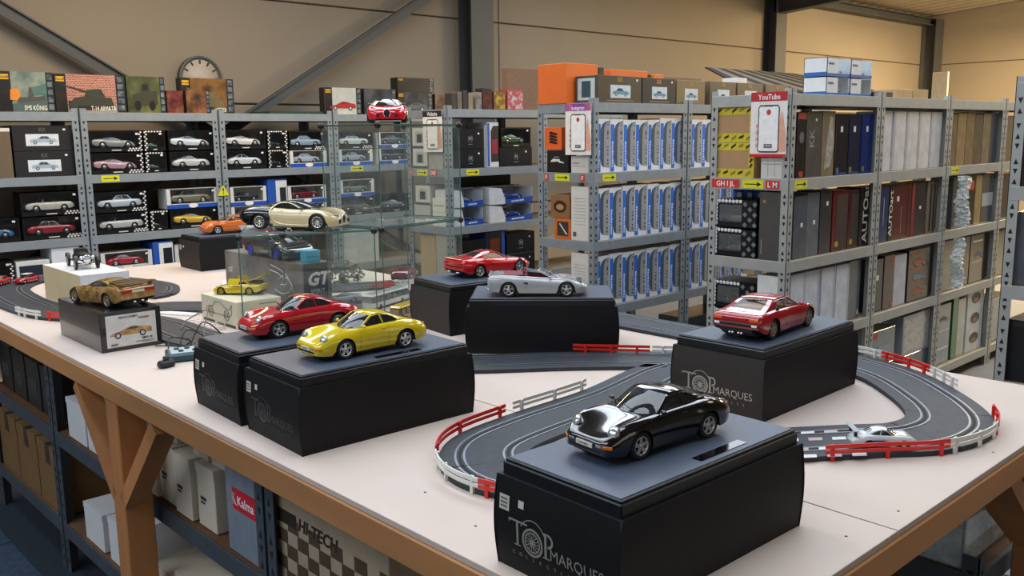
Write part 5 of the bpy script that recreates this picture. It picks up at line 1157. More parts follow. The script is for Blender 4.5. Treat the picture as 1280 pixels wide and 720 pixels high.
# lowest shelf of that row
WB('white and blue window box with white coupe on the lowest shelf behind the track', 4.55, 4.85, .1305, .27, 3.60, 'coupe', 'd2d2ce', 'blue', group='window boxes on the middle rack')
WB('black window box with dark car on the lowest shelf behind the track', 4.12, 4.5, .1305, .29, 3.60, 'sport', '26282c', chk='', group='window boxes on the middle rack')
PB('brown carton lying on the lowest shelf behind the silver convertible', 4.2, 4.6, 3.64, 3.85, .291, .40, '6b543c'); PB('dark wrapped box on the lowest shelf right of the middle posts', 4.97, 5.6, 3.61, 3.85, .1305, .42, mat('1d232b', .25, 0, .3, 18, .4, .4))
# end of that row
b = PB('orange square box with black emblem on the poster rack end', 4.01, 4.2, 3.855, 4.0, zA+.135, zA+.27, 'e0622a'); m = MB()
for i in range(4): m.prism([(-.0965, .035, .045+.018*i), (-.0965, -.03, .035+.018*i), (-.0965, -.04, .045+.018*i), (-.0965, .02, .058+.018*i)], (-.001, 0, 0))
m.build('emblem', mat('1c1210', .5), b.t)
b = PB('black gift box with white script under the orange box', 4.01, 4.25, 3.80, 3.98, zA, zA+.133, '121213'); b.P('s', [(.18, .52), (.3, .62), (.62, .60), (.6, .54), (.66, .5), (.8, .47), (.8, .42), (.6, .44), (.52, .5), (.2, .47)], 'd8d6d2', 'script_print').P('s', [(.3, .66), (.38, .72), (.55, .71), (.62, .66), (.54, .69), (.39, .695)], 'b9b6b0', 'car_outline_print')
b = PB('white carton under the purple-headed poster', 4.008, 4.042, 3.635, 3.775, zA, zA+.1, 'cfccc6'); b.R('s', .1, .5, .55, .62, '8a8a88').R('s', .1, .8, .4, .43, '9a9a98')
b = PB('brown round-window gift box on the poster rack end', 4.01, 4.2, 3.79, 3.95, zB+.127, zB+.27, '8a6440'); b.P('s', [(.5+.34*cos(a), .5+.26*sin(a)) for a in [2*pi*i/20 for i in range(20)]], '3a2418', 'round_window').P('s', [(.5+.2*cos(a), .48+.13*sin(a)) for a in [2*pi*i/16 for i in range(16)]], 'b08a5a', 'round_insert')
b = PB('orange window box below the brown round-window box', 4.01, 4.2, 3.78, 3.92, zB, zB+.125, 'c8682a'); b.R('s', .18, .86, .16, .86, '3a3430', 'window_print').P('s', [(.3, .75), (.36, .78), (.8, .25), (.74, .22)], 'd8d4cc', 'painted_reflection')  # pale streak painted as a reflection on the window
for z, h, lab in ((zB, .325, 'tall white carton on the poster rack end, middle shelf'), (zC, .33, 'tall white carton on the poster rack end, lower shelf')):
    b = PB(lab, 4.008, 4.042, 3.63, 3.775, z, z+h, 'd4d1ca')
    for i in range(9): b.R('s', .16, .84, .3+.06*i, .31+.06*i, 'a8a6a0')
    b.R('s', .12, .3, .08, .16, '5a5a58', 'symbol')
for z, lab in ((zB+.001, 'red model car at the back of the poster rack, middle shelf'), (zB-.404, 'red model car in the dark low shelf of the poster rack')):
    t = thing('model_car', lab, 'model car', (4.34 if z > 1 else 4.14, 3.93 if z > 1 else 3.9, z), radians(-75), 'loose model cars'); lod_car(F355, 'sport', '9a1520', t, (0, 0, 0), 0, .05, name='car_body')
PB('dark box behind the orange gift box', 4.26, 4.5, 3.8, 4.02, zA, zA+.28, '1b1b1d')
# cartons on top of that row
def kbox(label, x0, x1, h, col, pc='c9d2d6'):
    b = PB(label, x0, x1, 3.61, 3.79, zT, zT+h, col, group='sedan picture cartons on the rack top'); b.R('f', .28, .74, .18, .66, pc, 'picture_panel').car('f', .33, .70, .24, '6f93a8', 'sedan').T('f', 'KK', .5, .78, .026, 'a8843a', bold=.03).R('f', .2, .8, .06, .1, '8a7450')
    return b
b = kbox('dark brown sedan carton at the corner of the poster rack top', 4.06, 4.46, .158, '4a4032'); b.tag('f', .87, .82); b.P('s', [(.12, .1), (.12, .9), (.88, .9), (.88, .1)], 'b9c4c6', 'side_panel').R('s', .3, .7, .2, .8, '2a4a56', 'side_picture')
kbox('nearly black sedan carton, second on the poster rack top', 4.47, 4.80, .156, '2c2a28').tag('f', .86, .82)
kbox('tan sedan carton, third on the poster rack top', 4.815, 5.12, .152, '7d6a48')
kbox('brown sedan carton left of the galvanised rack top', 5.18, 5.48, .155, '5f5140'); kbox('brown sedan carton behind the red-headed poster', 5.50, 5.82, .155, '5f5240'); kbox('last brown sedan carton of the rack top row', 5.86, 6.17, .155, '645642')
PB('small white box on the brown sedan cartons', 5.52, 5.66, 3.64, 3.75, zT+.1555, zT+.19, 'dcdad4')
def orange(label, x0, x1, y0, y1, h, z=zT):
    b = PB(label, x0, x1, y0, y1, z, z+h, mat('dd6a24', .55, 0, .04, 10), 'orange_carton', group='orange cartons'); return b
orange('large orange carton on the corner of the poster rack', 3.995, 4.275, 3.80, 4.04, .235); PB('black strip box beside the large orange carton', 4.282, 4.33, 3.80, 4.04, zT, zT+.22, '2a2320')
orange('long orange carton behind the sedan cartons', 4.42, 4.78, 3.82, 4.03, .215); PB('brown strip box behind the sedan cartons', 4.785, 4.84, 3.84, 4.02, zT, zT+.2, '5a3524'); orange('small orange carton behind the second sedan carton', 4.845, 4.95, 3.82, 4.03, .2)
PB('flat brown cartons pile behind the tan sedan carton', 4.97, 5.4, 3.84, 4.03, zT, zT+.19, '6b5038')
# ---------------------------------------------------------------- galvanised row: end face
yl = 2.345
for i, z in enumerate((zA, zA+.178)):
    b = PB(('lower', 'upper')[i] + ' cardboard box with black and yellow tape on the galvanised rack end', 4.012, 4.30, 2.525, 2.755, z, z+.176, mat('b08a62', .75, 0, .06, 10), 'taped_carton', part='carton')
    TP = mat('cdbb2e', .5, 0, .1, 30)
    b.R('s', 0, 1, .0, .26, TP, 'tape').R('s', 0, 1, .78, 1, TP, 'tape').R('s', .86, 1, .26, .78, TP, 'tape')
    for j in range(5):
        for v in (.05, .82): b.P('s', [(.03+.19*j, v+.04*(j % 2)), (.15+.19*j, v+.10), (.16+.19*j, v+.17), (.04+.19*j, v+.08+.03*(j % 2))], '211d10' if (j+(v > .5)) % 2 else '8a7f2a', 'tape_print')
    for j in range(3): b.P('s', [(.88, .3+.15*j), (.92, .29+.15*j), (.98, .40+.15*j), (.93, .41+.15*j)], '211d10', 'tape_print')
b = PB('white carton with lines under the red-headed poster', 4.012, 4.105, 2.36, 2.485, zA, zA+.1, 'd8d4ce'); b.R('s', .3, .32, .1, .9, '9a9894').R('s', .6, .62, .1, .9, '9a9894').R('s', .1, .9, .7, .74, '9a9894')
for i in range(4): PB(ords[i] + ' blue-edged box lying behind the scalloped boxes on the galvanised end', 4.2, 4.4, 2.71-.062*i, 2.765-.062*i, zB, zB+.335, '2457a8').R('s', .5, 1, .05, .95, 'd4d6d8')
def scallop(label, y0, y1, z0, z1, colr):
    w, h, d = y1-y0, z1-z0-.002, .18; t = thing('window_box', label, 'box', (4.012, (y0+y1)/2, z0), 0, 'scallop-edged window boxes')
    m = MB(); m.box(d-.003, d, -w/2, w/2, 0, h); m.box(0, d, -w/2, -w/2+.003, 0, h); m.box(0, d, w/2-.003, w/2, 0, h); m.box(0, d, -w/2, w/2, 0, .003); m.box(0, d, -w/2, w/2, h-.003, h); m.build('shell', mat('151518', .35, 0, .2, 20), t)
    s = MB()
    for i in range(7): s.ell((-.001, w/2-.012, .02+i*h/7.4), (.001, .011, .011), 0, 7, 4)
    for i in range(7): s.ell((-.001, w/2-.03-i*w/12, h-.011), (.001, .011, .0095), 0, 7, 4)
    o = s.build('scalloped_edge', mat('dfe2e4', .5), t); o['kind'] = 'stuff'
    g = MB()
    for i in range(3):
        for j in range(5):
            if (i+j) % 2 == 0: g.poly([[(-.0012, -w/2+.012+.028*i+dx, h*(.12+.18*j)+dz) for dx, dz in ((-.014, 0), (0, -.014), (.014, 0), (0, .014))]])
    o = g.build('chequer_print', mat('6f7278', .5), t); o['kind'] = 'stuff'
    f = MB(); f.poly([[(0, -w/2, 0), (0, w/2, 0), (0, w/2, h), (0, -w/2, h)], [(0, -w/2+.088, .03), (0, w/2-.03, .03), (0, w/2-.03, h-.028), (0, -w/2+.088, h-.028)]]); f.build('front_frame', mat('151518', .35, 0, .2, 20), t)
    MB().box(.004, d-.01, -w/2+.01, w/2-.01, .012, .024).build('plinth', mat('1a1a1c', .3), t)
    lod_car(M1, 'race', colr, t, (.10, .02, .024), radians(80), .042)
    MB().add([(.001, -w/2+.08, .025), (.001, w/2-.02, .025), (.001, w/2-.02, h-.02), (.001, -w/2+.08, h-.02)], [(0, 1, 2, 3)]).build('film_window', glass((.75, .8, .84), .25, 1.35), t)
for lab, z0, z1, colr in (('upper scallop-edged black window box, middle shelf of the galvanised end', zB+.15, zB+.298, '8f8c80'), ('lower scallop-edged black window box, middle shelf of the galvanised end', zB, zB+.148, '7f8372'), ('scallop-edged window box with red model on the lower galvanised shelf', zC+.13, zC+.278, 'a01c22'), ('bottom scallop-edged window box behind the wedge-shaped coupe', zC, zC+.128, '6b6f75')):
    scallop(lab, 2.50, 2.752, z0, z1, colr)
b = PB('tall dark grey box with gold dot on the galvanised end', 4.012, 4.09, 2.352, 2.485, zB, zB+.34, mat('4a4744', .5, 0, .06, 30)); b.P('s', [(.2+.06*cos(a), .86+.025*sin(a)) for a in [2*pi*i/10 for i in range(10)]], 'a8843a', 'gold_dot').R('s', .1, .14, .08, .3, '8a8680', 'caption_print')
PB('white carton on the lower shelf above the red wedge-shaped coupe', 4.012, 4.09, 2.354, 2.484, zC, zC+.325, 'dddcdb')
# ---------------------------------------------------------------- galvanised row: long side
def up(label, x0, x1, z, h, col, rough=.3, d=.145, wrap=True, name='model_box', grp='upright model boxes on the galvanised rack', coat=.5):
    m_ = mat(col, rough, 0, .15, 14, .25 if wrap else 0, coat if wrap else 0); dx = 0.002
    b = PB(label, x0+dx, x1-dx, yl+random.uniform(0, .008), yl+d, z, z+h, m_, name, group=grp); return b
b = up('black box with red ends at the left of the galvanised top shelf', 4.115, 4.196, zA, .32, '1b1a1c'); b.R('f', .0, 1, .9, 1, 'a8241f').R('f', .3, .8, .02, .1, 'b82a22').P('f', [(.5+.3*cos(a), .62+.09*sin(a)) for a in [2*pi*i/14 for i in range(14)]], '5d6064', 'ring_print')
b = up('grey box with tall lettering on the galvanised top shelf', 4.205, 4.355, zA, .325, '57534d'); b.T('f', 'KK', .5, .6, .05, '8f8a80', bold=.02, vert=True).tag('f', .55, .86)
b = up('box in crinkled gold foil on the galvanised top shelf', 4.362, 4.49, zA, .33, '8d7d5f', .2); b.P('f', [(.2, .1), (.7, .15), (.95, .5), (.8, .9), (.55, .92), (.35, .5)], mat('c8c0b0', .2, .2, .3, 30, .8, .5), 'painted_sheen')  # paler patch painted as the sheen of the foil
for i, (x0, x1, c_, lab) in enumerate(((4.495, 4.63, '23242a', 'black wrapped box with price tag right of the gold foil box'), (4.637, 4.77, '1e2440', 'dark blue wrapped box with price tag on the galvanised top shelf'), (4.777, 4.905, '1f3270', 'blue wrapped box beside the galvanised middle post'))):
    b = up(lab, x0, x1, zA, .318, c_, .22); b.tag('f', .35, .7, .024, .03).R('f', .1, .3, .02, .12, '8a7a2a' if i else '4a6a8a').R('f', .05, .95, .0, .04, '20386e')
for i in range(5):
    x0 = 4.985+.168*i; b = up(ords[i] + ' plain white upright box from the left on the galvanised top shelf', x0, x0+.158, zA, .335, 'd3d1d0', .5, wrap=False, grp='white upright boxes'); b.R('f', .0, .16, 0, 1, 'bdbab8', 'edge_panel')
for i, c_ in enumerate(('8a7658', 'a38d66', '8f7c5a', '6f6552', '8d7f66', '4d5056')):
    x0 = 5.925+.14*i; up(ords[i] + ' foil wrapped tan box from the left, far bay top shelf', x0, x0+.13, zA, .325+.006*(i % 3), c_, .2, grp='foil wrapped boxes')
# middle shelf
for i, (x0, x1, c_, h, lab) in enumerate(((4.10, 4.235, '565b62', .315, 'first grey wrapped box on the galvanised middle shelf'), (4.24, 4.365, '6b7076', .325, 'second grey wrapped box on the galvanised middle shelf'), (4.37, 4.49, '3d3c40', .33, 'dark wrapped box with sticker on the galvanised middle shelf'), (4.495, 4.665, '6d1a22', .325, 'dark red wrapped box on the galvanised middle shelf'), (4.67, 4.79, '4a1a20', .32, 'black and red wrapped box on the galvanised middle shelf'))):
    b = up(lab, x0, x1, zB, h, c_, .22); b.tag('f', .5, .5 if i != 2 else .76, .022, .022)
    if i > 2: b.R('f', .22, .95, .03, .93, '25201f' if i == 4 else '33282a', 'window_print').P('f', [(.3+.12*cos(a), .12+.05*sin(a)) for a in [2*pi*i2/10 for i2 in range(10)]], 'c9a02a', 'gold_seal')
b = up('black box with big upright white lettering on the galvanised middle shelf', 4.80, 4.915, zB, .325, '121214', .3); b.T('f', 'AUTOart', .82, .05, .058, 'd8d2c0', 'l', 1.12, .015, True)
for i, (x0, x1, c_, lab) in enumerate(((4.99, 5.15, '1f3560', 'blue upright box in the middle galvanised bay'), (5.152, 5.205, '141416', 'narrow black box with white edge lettering'), (5.21, 5.46, '5a1a24', 'wide dark red box in the middle galvanised bay'), (5.465, 5.66, '2a2226', 'black box with red left edge in the middle galvanised bay'), (5.67, 5.81, '6a5f4c', 'patterned tan and black box beside the far post'))):
    b = up(lab, x0, x1, zB, .32, c_, .25)
    if i == 1: b.T('f', 'AUTOart', .85, .08, .04, 'e0dcd0', 'l', 1.2, .02, True)
    if i == 2: b.R('f', .45, .47, .1, .6, 'a88a90').tag('f', .2, .7, .03, .03).R('f', .8, .84, .05, .95, '3a1016')
    if i == 3: b.R('f', 0, .2, 0, 1, '8a2028').tag('f', .55, .5, .03, .02)
    if i == 4: b.R('f', .3, .5, .05, .95, '22201c').R('f', .7, .85, .05, .95, '2a2822')
    if i == 0: b.R('f', .6, .64, .3, .8, 'a8b4c8')
for i, (x0, x1, c_, lab) in enumerate(((6.06, 6.2, '4a4d50', 'grey wrapped box behind the hanging plastic bag'), (6.21, 6.42, '1d1b1c', 'black box with red top beside the hanging plastic bag'), (6.43, 6.54, 'a38f62', 'tan wrapped box in the far galvanised bay'), (6.55, 6.75, '55585c', 'grey banded box in the far galvanised bay'))):
    b = up(lab, x0, x1, zB, .33, c_, .22)
    if i == 1: b.R('f', .1, .9, .72, .9, 'c23a26').R('f', .4, .7, .06, .2, 'd8d4cc')
    if i == 3: b.R('f', 0, 1, .35, .62, 'a8acb0')
# lower shelf
for i in range(4):
    x0 = 4.10+.155*i; b = up(ords[i] + ' white upright box from the left on the galvanised lower shelf', x0, x0+.148, zC, .325, 'ccd0d8', .5, wrap=False, grp='white upright boxes'); b.R('f', .86, 1, 0, 1, 'b4b8c2', 'edge_panel')
up('grey wrapped box right of the white boxes on the galvanised lower shelf', 4.725, 4.86, zC, .33, '5f656b', .25).R('f', .8, .9, .06, .14, 'e0e0dc')
for i, (x0, x1, c_, lab) in enumerate(((4.99, 5.13, '1b2130', 'dark blue black box with sticker on the lower middle bay'), (5.135, 5.27, '2c2630', 'black and red wrapped box on the lower middle bay'), (5.275, 5.44, 'a8aec2', 'pale lilac box on the lower middle bay'), (5.455, 5.80, '2a211c', 'black picture box with orange car prints on the lower middle bay'))):
    b = up(lab, x0, x1, zC, .31+.01*(i % 2), c_, .25)
    if i == 0: b.tag('f', .4, .6, .03, .03)
    if i == 1: b.R('f', .7, .95, .85, .95, 'b8402a').R('f', .7, .95, .02, .14, 'b8402a')
    if i == 3:
        for k_ in range(3): b.car('f', .2, .75, .1+.28*k_, 'a85a34' if k_ != 1 else '7a8894', 'sport').R('f', .1, .5, .34+.28*k_, .36+.28*k_, 'c8602a')
for i, (x0, x1, c_, lab) in enumerate(((5.95, 6.2, '5d5f5c', 'crinkled clear wrapped box at the left of the lower far bay'), (6.21, 6.42, '2a2a2c', 'black wrapped box in the lower far bay'), (6.43, 6.73, '34332f', 'dark picture box with car print in the lower far bay'))):
    b = up(lab, x0, x1, zC, .33, c_, .2)
    if i == 2: b.car('f', .2, .8, .5, '5a6670', 'sport').R('f', .1, .7, .85, .88, 'd0d0cc').R('f', .1, .7, .42, .45, 'c0bcb4')
# lowest shelf
zD = .1305
b = up('blue grey picture box with red corner on the lowest galvanised shelf', 5.03, 5.34, zD+.16, .21, '6b7a84', .25); b.R('f', .05, .25, .78, .95, 'b8382a').R('f', .3, .8, .15, .55, '8fa0ac')
up('dark box under the blue grey picture box', 5.03, 5.34, zD, .158, '2a3036', .3)
b = up('large flat wrapped grey box leaning on the lowest galvanised shelf', 5.44, 5.83, zD+.155, .25, '8d9296', .2); b.R('f', .05, .95, .08, .92, mat('a4a8a6', .2, .1, .3, 30, .6, .5), 'wrapped_panel')
b = up('blue grey box below the wrapped flat box', 5.46, 5.83, zD, .153, '4d5a66', .25); b.R('f', .08, .2, .7, .9, 'a83a30').R('f', .1, .6, .2, .4, '8a98a2')
b = up('pale blue grey picture box left of the green box', 5.96, 6.17, zD, .40, '77848c', .25); b.car('f', .15, .85, .7, '3a4048', 'sport').R('f', .1, .9, .25, .28, 'd8dadc').R('f', .1, .9, .55, .58, 'b8c0c4')
b = up('bright green upright box on the lowest galvanised shelf', 6.20, 6.29, zD, .42, '14602e', .35); 
b = up('silver grey sleeve beside the green box', 6.295, 6.42, zD, .40, '9aa49c', .3)
b = up('white box with three brown car pictures on the lowest shelf', 6.44, 6.73, zD, .47, 'bcc2c4', .4, wrap=False)
for k_ in range(3): b.P('f', [(.5+.28*cos(a), .2+.3*k_+.08*sin(a)) for a in [2*pi*i2/14 for i2 in range(14)]], '4a3a38', 'round_picture').P('f', [(.5+.16*cos(a), .17+.3*k_+.035*sin(a)) for a in [2*pi*i2/10 for i2 in range(10)]], '8a6a5a', 'round_insert')
for i, (z, c_) in enumerate(((zA, '7d705a'), (zB, '3a3a3e'), (zC, '6f6a60'), (zD, '6b7a84'))):
    up(('tan', 'black', 'grey', 'blue grey')[i] + ' box just beyond the far galvanised post', 6.86, 7.3, z, .32, c_, .25)
# hanging plastic bag
def crumple(label, x, y, z0, z1, w, seed):
    rr = random.Random(seed); rows = []; n, k_ = 26, 12
    for i in range(n+1):
        t = i/n; z = z0+(z1-z0)*t; ww = w*(.35+.65*abs(sin(t*5+seed))*.6+.35*rr.random()*.3); r_ = []
        for j in range(k_+1):
            a = 2*pi*j/k_; q = 1 if j in (0, k_) else rr.uniform(.65, 1.3)
            r_.append((ww*cos(a)*q*.5+.02*sin(9*t), .035*sin(a)*q*(1.2-.4*t), z-z0))
        rows.append(r_)
    t = thing('plastic_bag', label, 'bag', (x, y, z0)); m = MB(); m.grid(rows, 0, False); m.build('film', glass((.86, .88, .9), .9, 1.25, .4, .3), t)
crumple('crinkled clear plastic bag hanging from the galvanised rack post', 5.99, 2.26, 1.05, 1.37, .16, 3)
crumple('crinkled clear plastic film lying on the lower galvanised shelf edge', 6.0, 2.27, .66, .98, .13, 8)
# boxes on top of the galvanised row
for i, (x0, z, lab) in enumerate(((4.42, zT, 'lower left'), (4.42, zT+.098, 'upper left'), (4.675, zT, 'lower right'), (4.675, zT+.098, 'upper right'))):
    t = thing('window_box', lab + ' white and blue window box on the galvanised rack top', 'box', (x0+.13, 2.38, z), 0, 'white window boxes on the rack top'); w, h, d = .235, .095, .13
    m = MB(); m.box(-w/2, w/2, d-.003, d, 0, h); m.box(-w/2, -w/2+.003, 0, d, 0, h); m.box(w/2-.003, w/2, 0, d, 0, h); m.box(-w/2, w/2, 0, d, 0, .003); m.box(-w/2, 0, 0, .003, 0, h); m.box(-w/2, 0, 0, d, h-.003, h); m.build('shell', mat('d5d9de', .45, 0, .04, 20), t)
    MB().box(-w/2-.0008, -w/2, 0, d, 0, h*.22).box(-w/2, w/2, -.001, 0, 0, h*.16).build('blue_strip', mat('2a62a8', .4), t)
    MB().box(-w/2+.015, -w/2+.07, -.0016, -.0008, h*.62, h*.72).build('caption_print', mat('3a5a8a', .5), t)
    lod_car(SEDAN, 'sedan', '8aa4b8', t, (.07, d*.5, .012), 0, .028)
    MB().add([(0, .0005, .012), (w/2, .0005, .012), (w/2, .0005, h), (0, .0005, h)], [(0, 1, 2, 3)]).build('film_window', glass((.8, .84, .86), .45, 1.45, .08), t)
PB('small tan carton on the galvanised rack top, left one', 5.2, 5.4, 2.36, 2.5, zT, zT+.05, 'b89a6c'); PB('small tan carton on the galvanised rack top, right one', 5.41, 5.62, 2.36, 2.5, zT, zT+.055, 'b39468')
PB('black flat case on the galvanised rack top', 4.98, 5.15, 2.36, 2.5, zT, zT+.03, '1e1e20'); PB('flat pale blue packet on the galvanised rack top', 4.78, 4.93, 2.345, 2.4, zT, zT+.018, 'b8c4d4') if False else None
# nearest rack end at the right edge
PB('black carton on the nearest rack at the right edge', 4.03, 4.5, .90, 1.31, zC, zC+.26, '131316').R('s', .05, .95, .9, .97, '2a2a2e')
PB('white carton with dark print on the lowest shelf of the nearest rack', 4.03, 4.5, .90, 1.30, zD, zD+.3, 'cfcecb').R('s', .3, .8, .5, .6, '3a3a3e')
PB('grey wrapped carton on the middle shelf of the nearest rack', 4.03, 4.5, .90, 1.31, zB, zB+.3, mat('5b6066', .25, 0, .2, 18, .3, .4))
PB('brown carton on the upper shelf of the nearest rack', 4.03, 4.5, .90, 1.31, zA, zA+.3, '4a4038')
# ---------------------------------------------------------------- awning and panel far behind the racks
aw = thing('striped_awning', 'black and tan striped awning roof behind the galvanised rack', 'awning', (8.4, 5.2, 1.76)); n = 16
ST = [mat('1d1c1c', .8), mat('6a5f4e', .8)]
for i in range(n):
    x0, x1 = -1.7+3.0*i/n, -1.7+3.0*(i+1)/n
    MB().prism([(x0, -.9, .24), (x1, -.9, .24), (x1*.55-.1, 0, .50), (x0*.55-.1, 0, .50)], (0, 0, .01)).build('stripe', ST[i % 2], aw)
for i in range(8):
    y0, y1 = -.9+.225*i*1, -.9+.225*(i+1)
    MB().prism([(1.3, y0, .24), (1.3, y1, .24), (.62, 0, .50)], (.01, 0, .0)).build('side_stripe', ST[(i+1) % 2], aw)
for sx in (-1.65, 1.25):
    for sy in (-.85, .85): MB().box(sx-.03, sx+.03, sy-.03, sy+.03, -1.76, .24).build('post', STEEL, aw)
pn = thing('standing_panel', 'tall white panel standing before the corner column', 'panel', (12.4, 5.06, 0)); MB().cb(-.02, .02, -.1, .1, 0, 2.40, .004).build('board', mat('d9cdb4', .6), pn); MB().box(-.12, .12, -.12, .12, 0, .03).build('foot', mat('7a7468', .6), pn)
# ---------------------------------------------------------------- gold racing car and its box
b = PB('black box with gold racing car print near the left table edge', .948, 1.14, 2.905, 3.30, TZ, TZ+.128, mat('1b1b1c', .25, 0, .25, 12, .3, .5))
b.R('f', .09, .91, .10, .90, 'cfcdc8', 'picture_panel').car('f', .13, .82, .30, art('8a6236', 'b08a56', 'c9a878', 40), 'race', True).R('f', .62, .80, .75, .79, '8a6a3a', 'wing_picture').T('f', 'MINICHAMPS', .46, .80, .0075, '2a2a2a').T('f', 'BMW M1', .66, .22, .0085, '1a1a1a', 'l', .8).R('f', .55, .86, .17, .185, '5a5a5a').R('f', .65, .86, .14, .152, '5a5a5a').R('f', .15, .26, .14, .19, '6a6a6a')
b.tag('t', .72, .3, .02, .008)
GOLD = mat('a37d44', .22, .3, .4, 3.5, 0, 1.)
make_car(M1, 'm1', 'gold racing coupe with rear wing on the printed black box', (1.045, 3.085, TZ+.1285), radians(103), S14*1.03, GOLD, '3a2c18', style='multi', rim=mat('b9a88a', .3, .7), extra=ex_m1)
# ---------------------------------------------------------------- vintage roadster on white carton
b = PB('cream white carton under the black vintage roadster', 1.14, 1.325, 3.665, 4.13, TZ, TZ+.144, mat('dcc79c', .6, 0, .06, 6)); b.R('f', 0, 1, 0, 1, 'dfdfe2', 'white_end').R('t', 0, 1, 0, 3.23, 'dddcd8', 'white_top')
vt = thing('model_car', 'black open-wheeled vintage roadster with spoked wheels on the white carton', 'model car', (1.235, 3.92, TZ+.1445), radians(-97), 'model cars on display'); vt.scale = (.060,)*3
rows = []
for x, w, h, zb in ((-1.75, .05, .1, .62), (-1.5, .22, .25, .55), (-1.1, .42, .5, .46), (-.6, .52, .6, .42), (-.1, .54, .64, .42), (.3, .48, .6, .43), (1.0, .38, .56, .44), (1.45, .3, .54, .45), (1.5, .29, .52, .46)):
    rows.append([(x, w*cos(a), zb+h*.5+h*.5*sin(a)) for a in [2*pi*i/16 for i in range(17)]])
bd = MB().grid(rows); bd.add(rows[0][:16], [tuple(range(16))]); bd.add(rows[-1][:16], [tuple(range(16))]); bd.build('body', mat('0b0b0d', .45), vt)
MB().cb(-.5, .15, -.34, .34, .85, .98, .05).build('cockpit', mat('2a1a14', .6), vt); MB().cb(-.62, -.42, -.42, .42, .7, 1.28, .06).build('seat_back', mat('2a1a14', .6), vt)
MB().add([(.2, -.34, .95), (.2, .34, .95), (.1, .32, 1.22), (.1, -.32, 1.22)], [(0, 1, 2, 3)]).build('windscreen', CLEARG, vt)
MB().lathe([(.27, 0), (.27, .03), (.22, .06)], 20, 0, 'x', (1.5, 0, .72)).build('radiator', CHROME, vt)
for sg in (1, -1):
    MB().lathe([(.03, -.12), (.13, 0), (.13, .04)], 12, 0, 'x', (1.62, sg*.36, .82)).build('headlamp', CHROME, vt)
    MB().tube([(-.1, sg*.3, .5), (-1.7, sg*.52, .42)], .05, 7).build('exhaust_pipe', CHROME, vt)
    for x in (1.28, -1.2):
        rim_ = MB(); ty, rm = wheel_mb(.43, .15, 'wire', False); w = ty.build('wheel', TYRE, vt, (x, sg*.68, .43), 0 if sg > 0 else pi); rm.build('rim', [mat('b8b4a8', .35, .6), mat('3a3a38', .6)], w)
        pts = [(x+.52*cos(a), sg*.68, .43+.52*sin(a)) for a in [radians(20+140*i/8) for i in range(9)]]
        g = MB(); g.grid([[(p[0], p[1]-.1, p[2]) for p in pts], [(p[0], p[1]+.1, p[2]) for p in pts]]); g.build('mudguard', mat('0b0b0d', .45), vt)
for x in (1.28, -1.2): MB().tube([(x, -.62, .43), (x, .62, .43)], .05, 7).build('axle', CHROME, vt)
MB().tube([(.08+.03*cos(a), .2+.18*sin(a), 1.02+.18*cos(a)) for a in [2*pi*i/14 for i in range(14)]], .02, 5, 0, True).build('steering_wheel', DARK, vt)
# ---------------------------------------------------------------- yellow gullwing racer on cream carton
b = PB('cream carton with line drawing of a car under the yellow racer', 1.412, 1.585, 2.925, 3.205, TZ, TZ+.097, mat('d9cfb4', .6, 0, .04, 8))
o_, u_, w_, W_ = b.fr('s'); q = MB()
X_ = lambda x, z: o_ + u_*(W_*.5 + x*.048) + w_*(.022 + z*.048)
q.tube([X_(x, z) for x, z in ((-2.1, .5), (-1.9, .75), (-1.0, .85), (-.5, 1.25), (.4, 1.3), (1.0, .95), (1.9, .9), (2.2, 1.3), (2.1, .5), (1.7, .35), (-1.7, .35))], .0009, 4, 0, True)
for a_ in (-1.3, 1.3): q.tube([X_(a_+.4*cos(t), .4+.4*sin(t)) for t in [2*pi*i/16 for i in range(16)]], .0012, 4, 0, True); q.tube([X_(a_+.2*cos(t), .4+.2*sin(t)) for t in [2*pi*i/10 for i in range(10)]], .0009, 4, 0, True)
o = q.build('line_drawing', mat('4a4438', .6), b.t); o['kind'] = 'stuff'
b.R('s', .05, .38, .03, .12, '3a352a').R('s', .46, .64, .03, .09, '5a5242').R('s', .68, .96, .03, .12, '3a352a').R('f', .3, .34, .2, .7, '6a6250').R('f', .3, .6, .4, .44, '6a6250').R('f', .5, .9, .82, .86, '8a8270')
def ex_race(t, ys, mk):
    for sg in (1, -1):
        d = MB().cb(-.5, .5, -.02, .02, -.3, .3, .02).build('open_door', mk['paint'], t, (.05, sg*.98, 1.15)); d.rotation_euler = (sg*radians(38), 0, 0)
    e = MB().cb(-.75, .55, -.82, .82, -.03, .03, .02).build('raised_engine_cover', mk['paint'], t, (-1.55, 0, 1.32)); e.rotation_euler = (0, radians(16), 0)
    MB().cb(-.16, .16, -.9, .9, -.03, .03, .01).build('rear_wing', mk['paint'], t, (-2.25, 0, 1.62))
    for sg in (1, -1): MB().bar((-2.2, sg*.6, 1.45), (-2.25, sg*.6, 1.6), .04, .1).build('wing_support', DARK, t)
    MB().cb(-.5, .5, -.5, .5, -.1, .12, .04).build('engine', mat('77716a', .4, .5), t, (-1.5, 0, .98))
make_car(RACER, 'racer', 'small yellow racer with open doors and raised rear cover', (1.513, 3.095, TZ+.0975), radians(128), .043, 'd3b51c', seat='22201c', rim=mat('c9b23a', .3, .5), extra=ex_race)
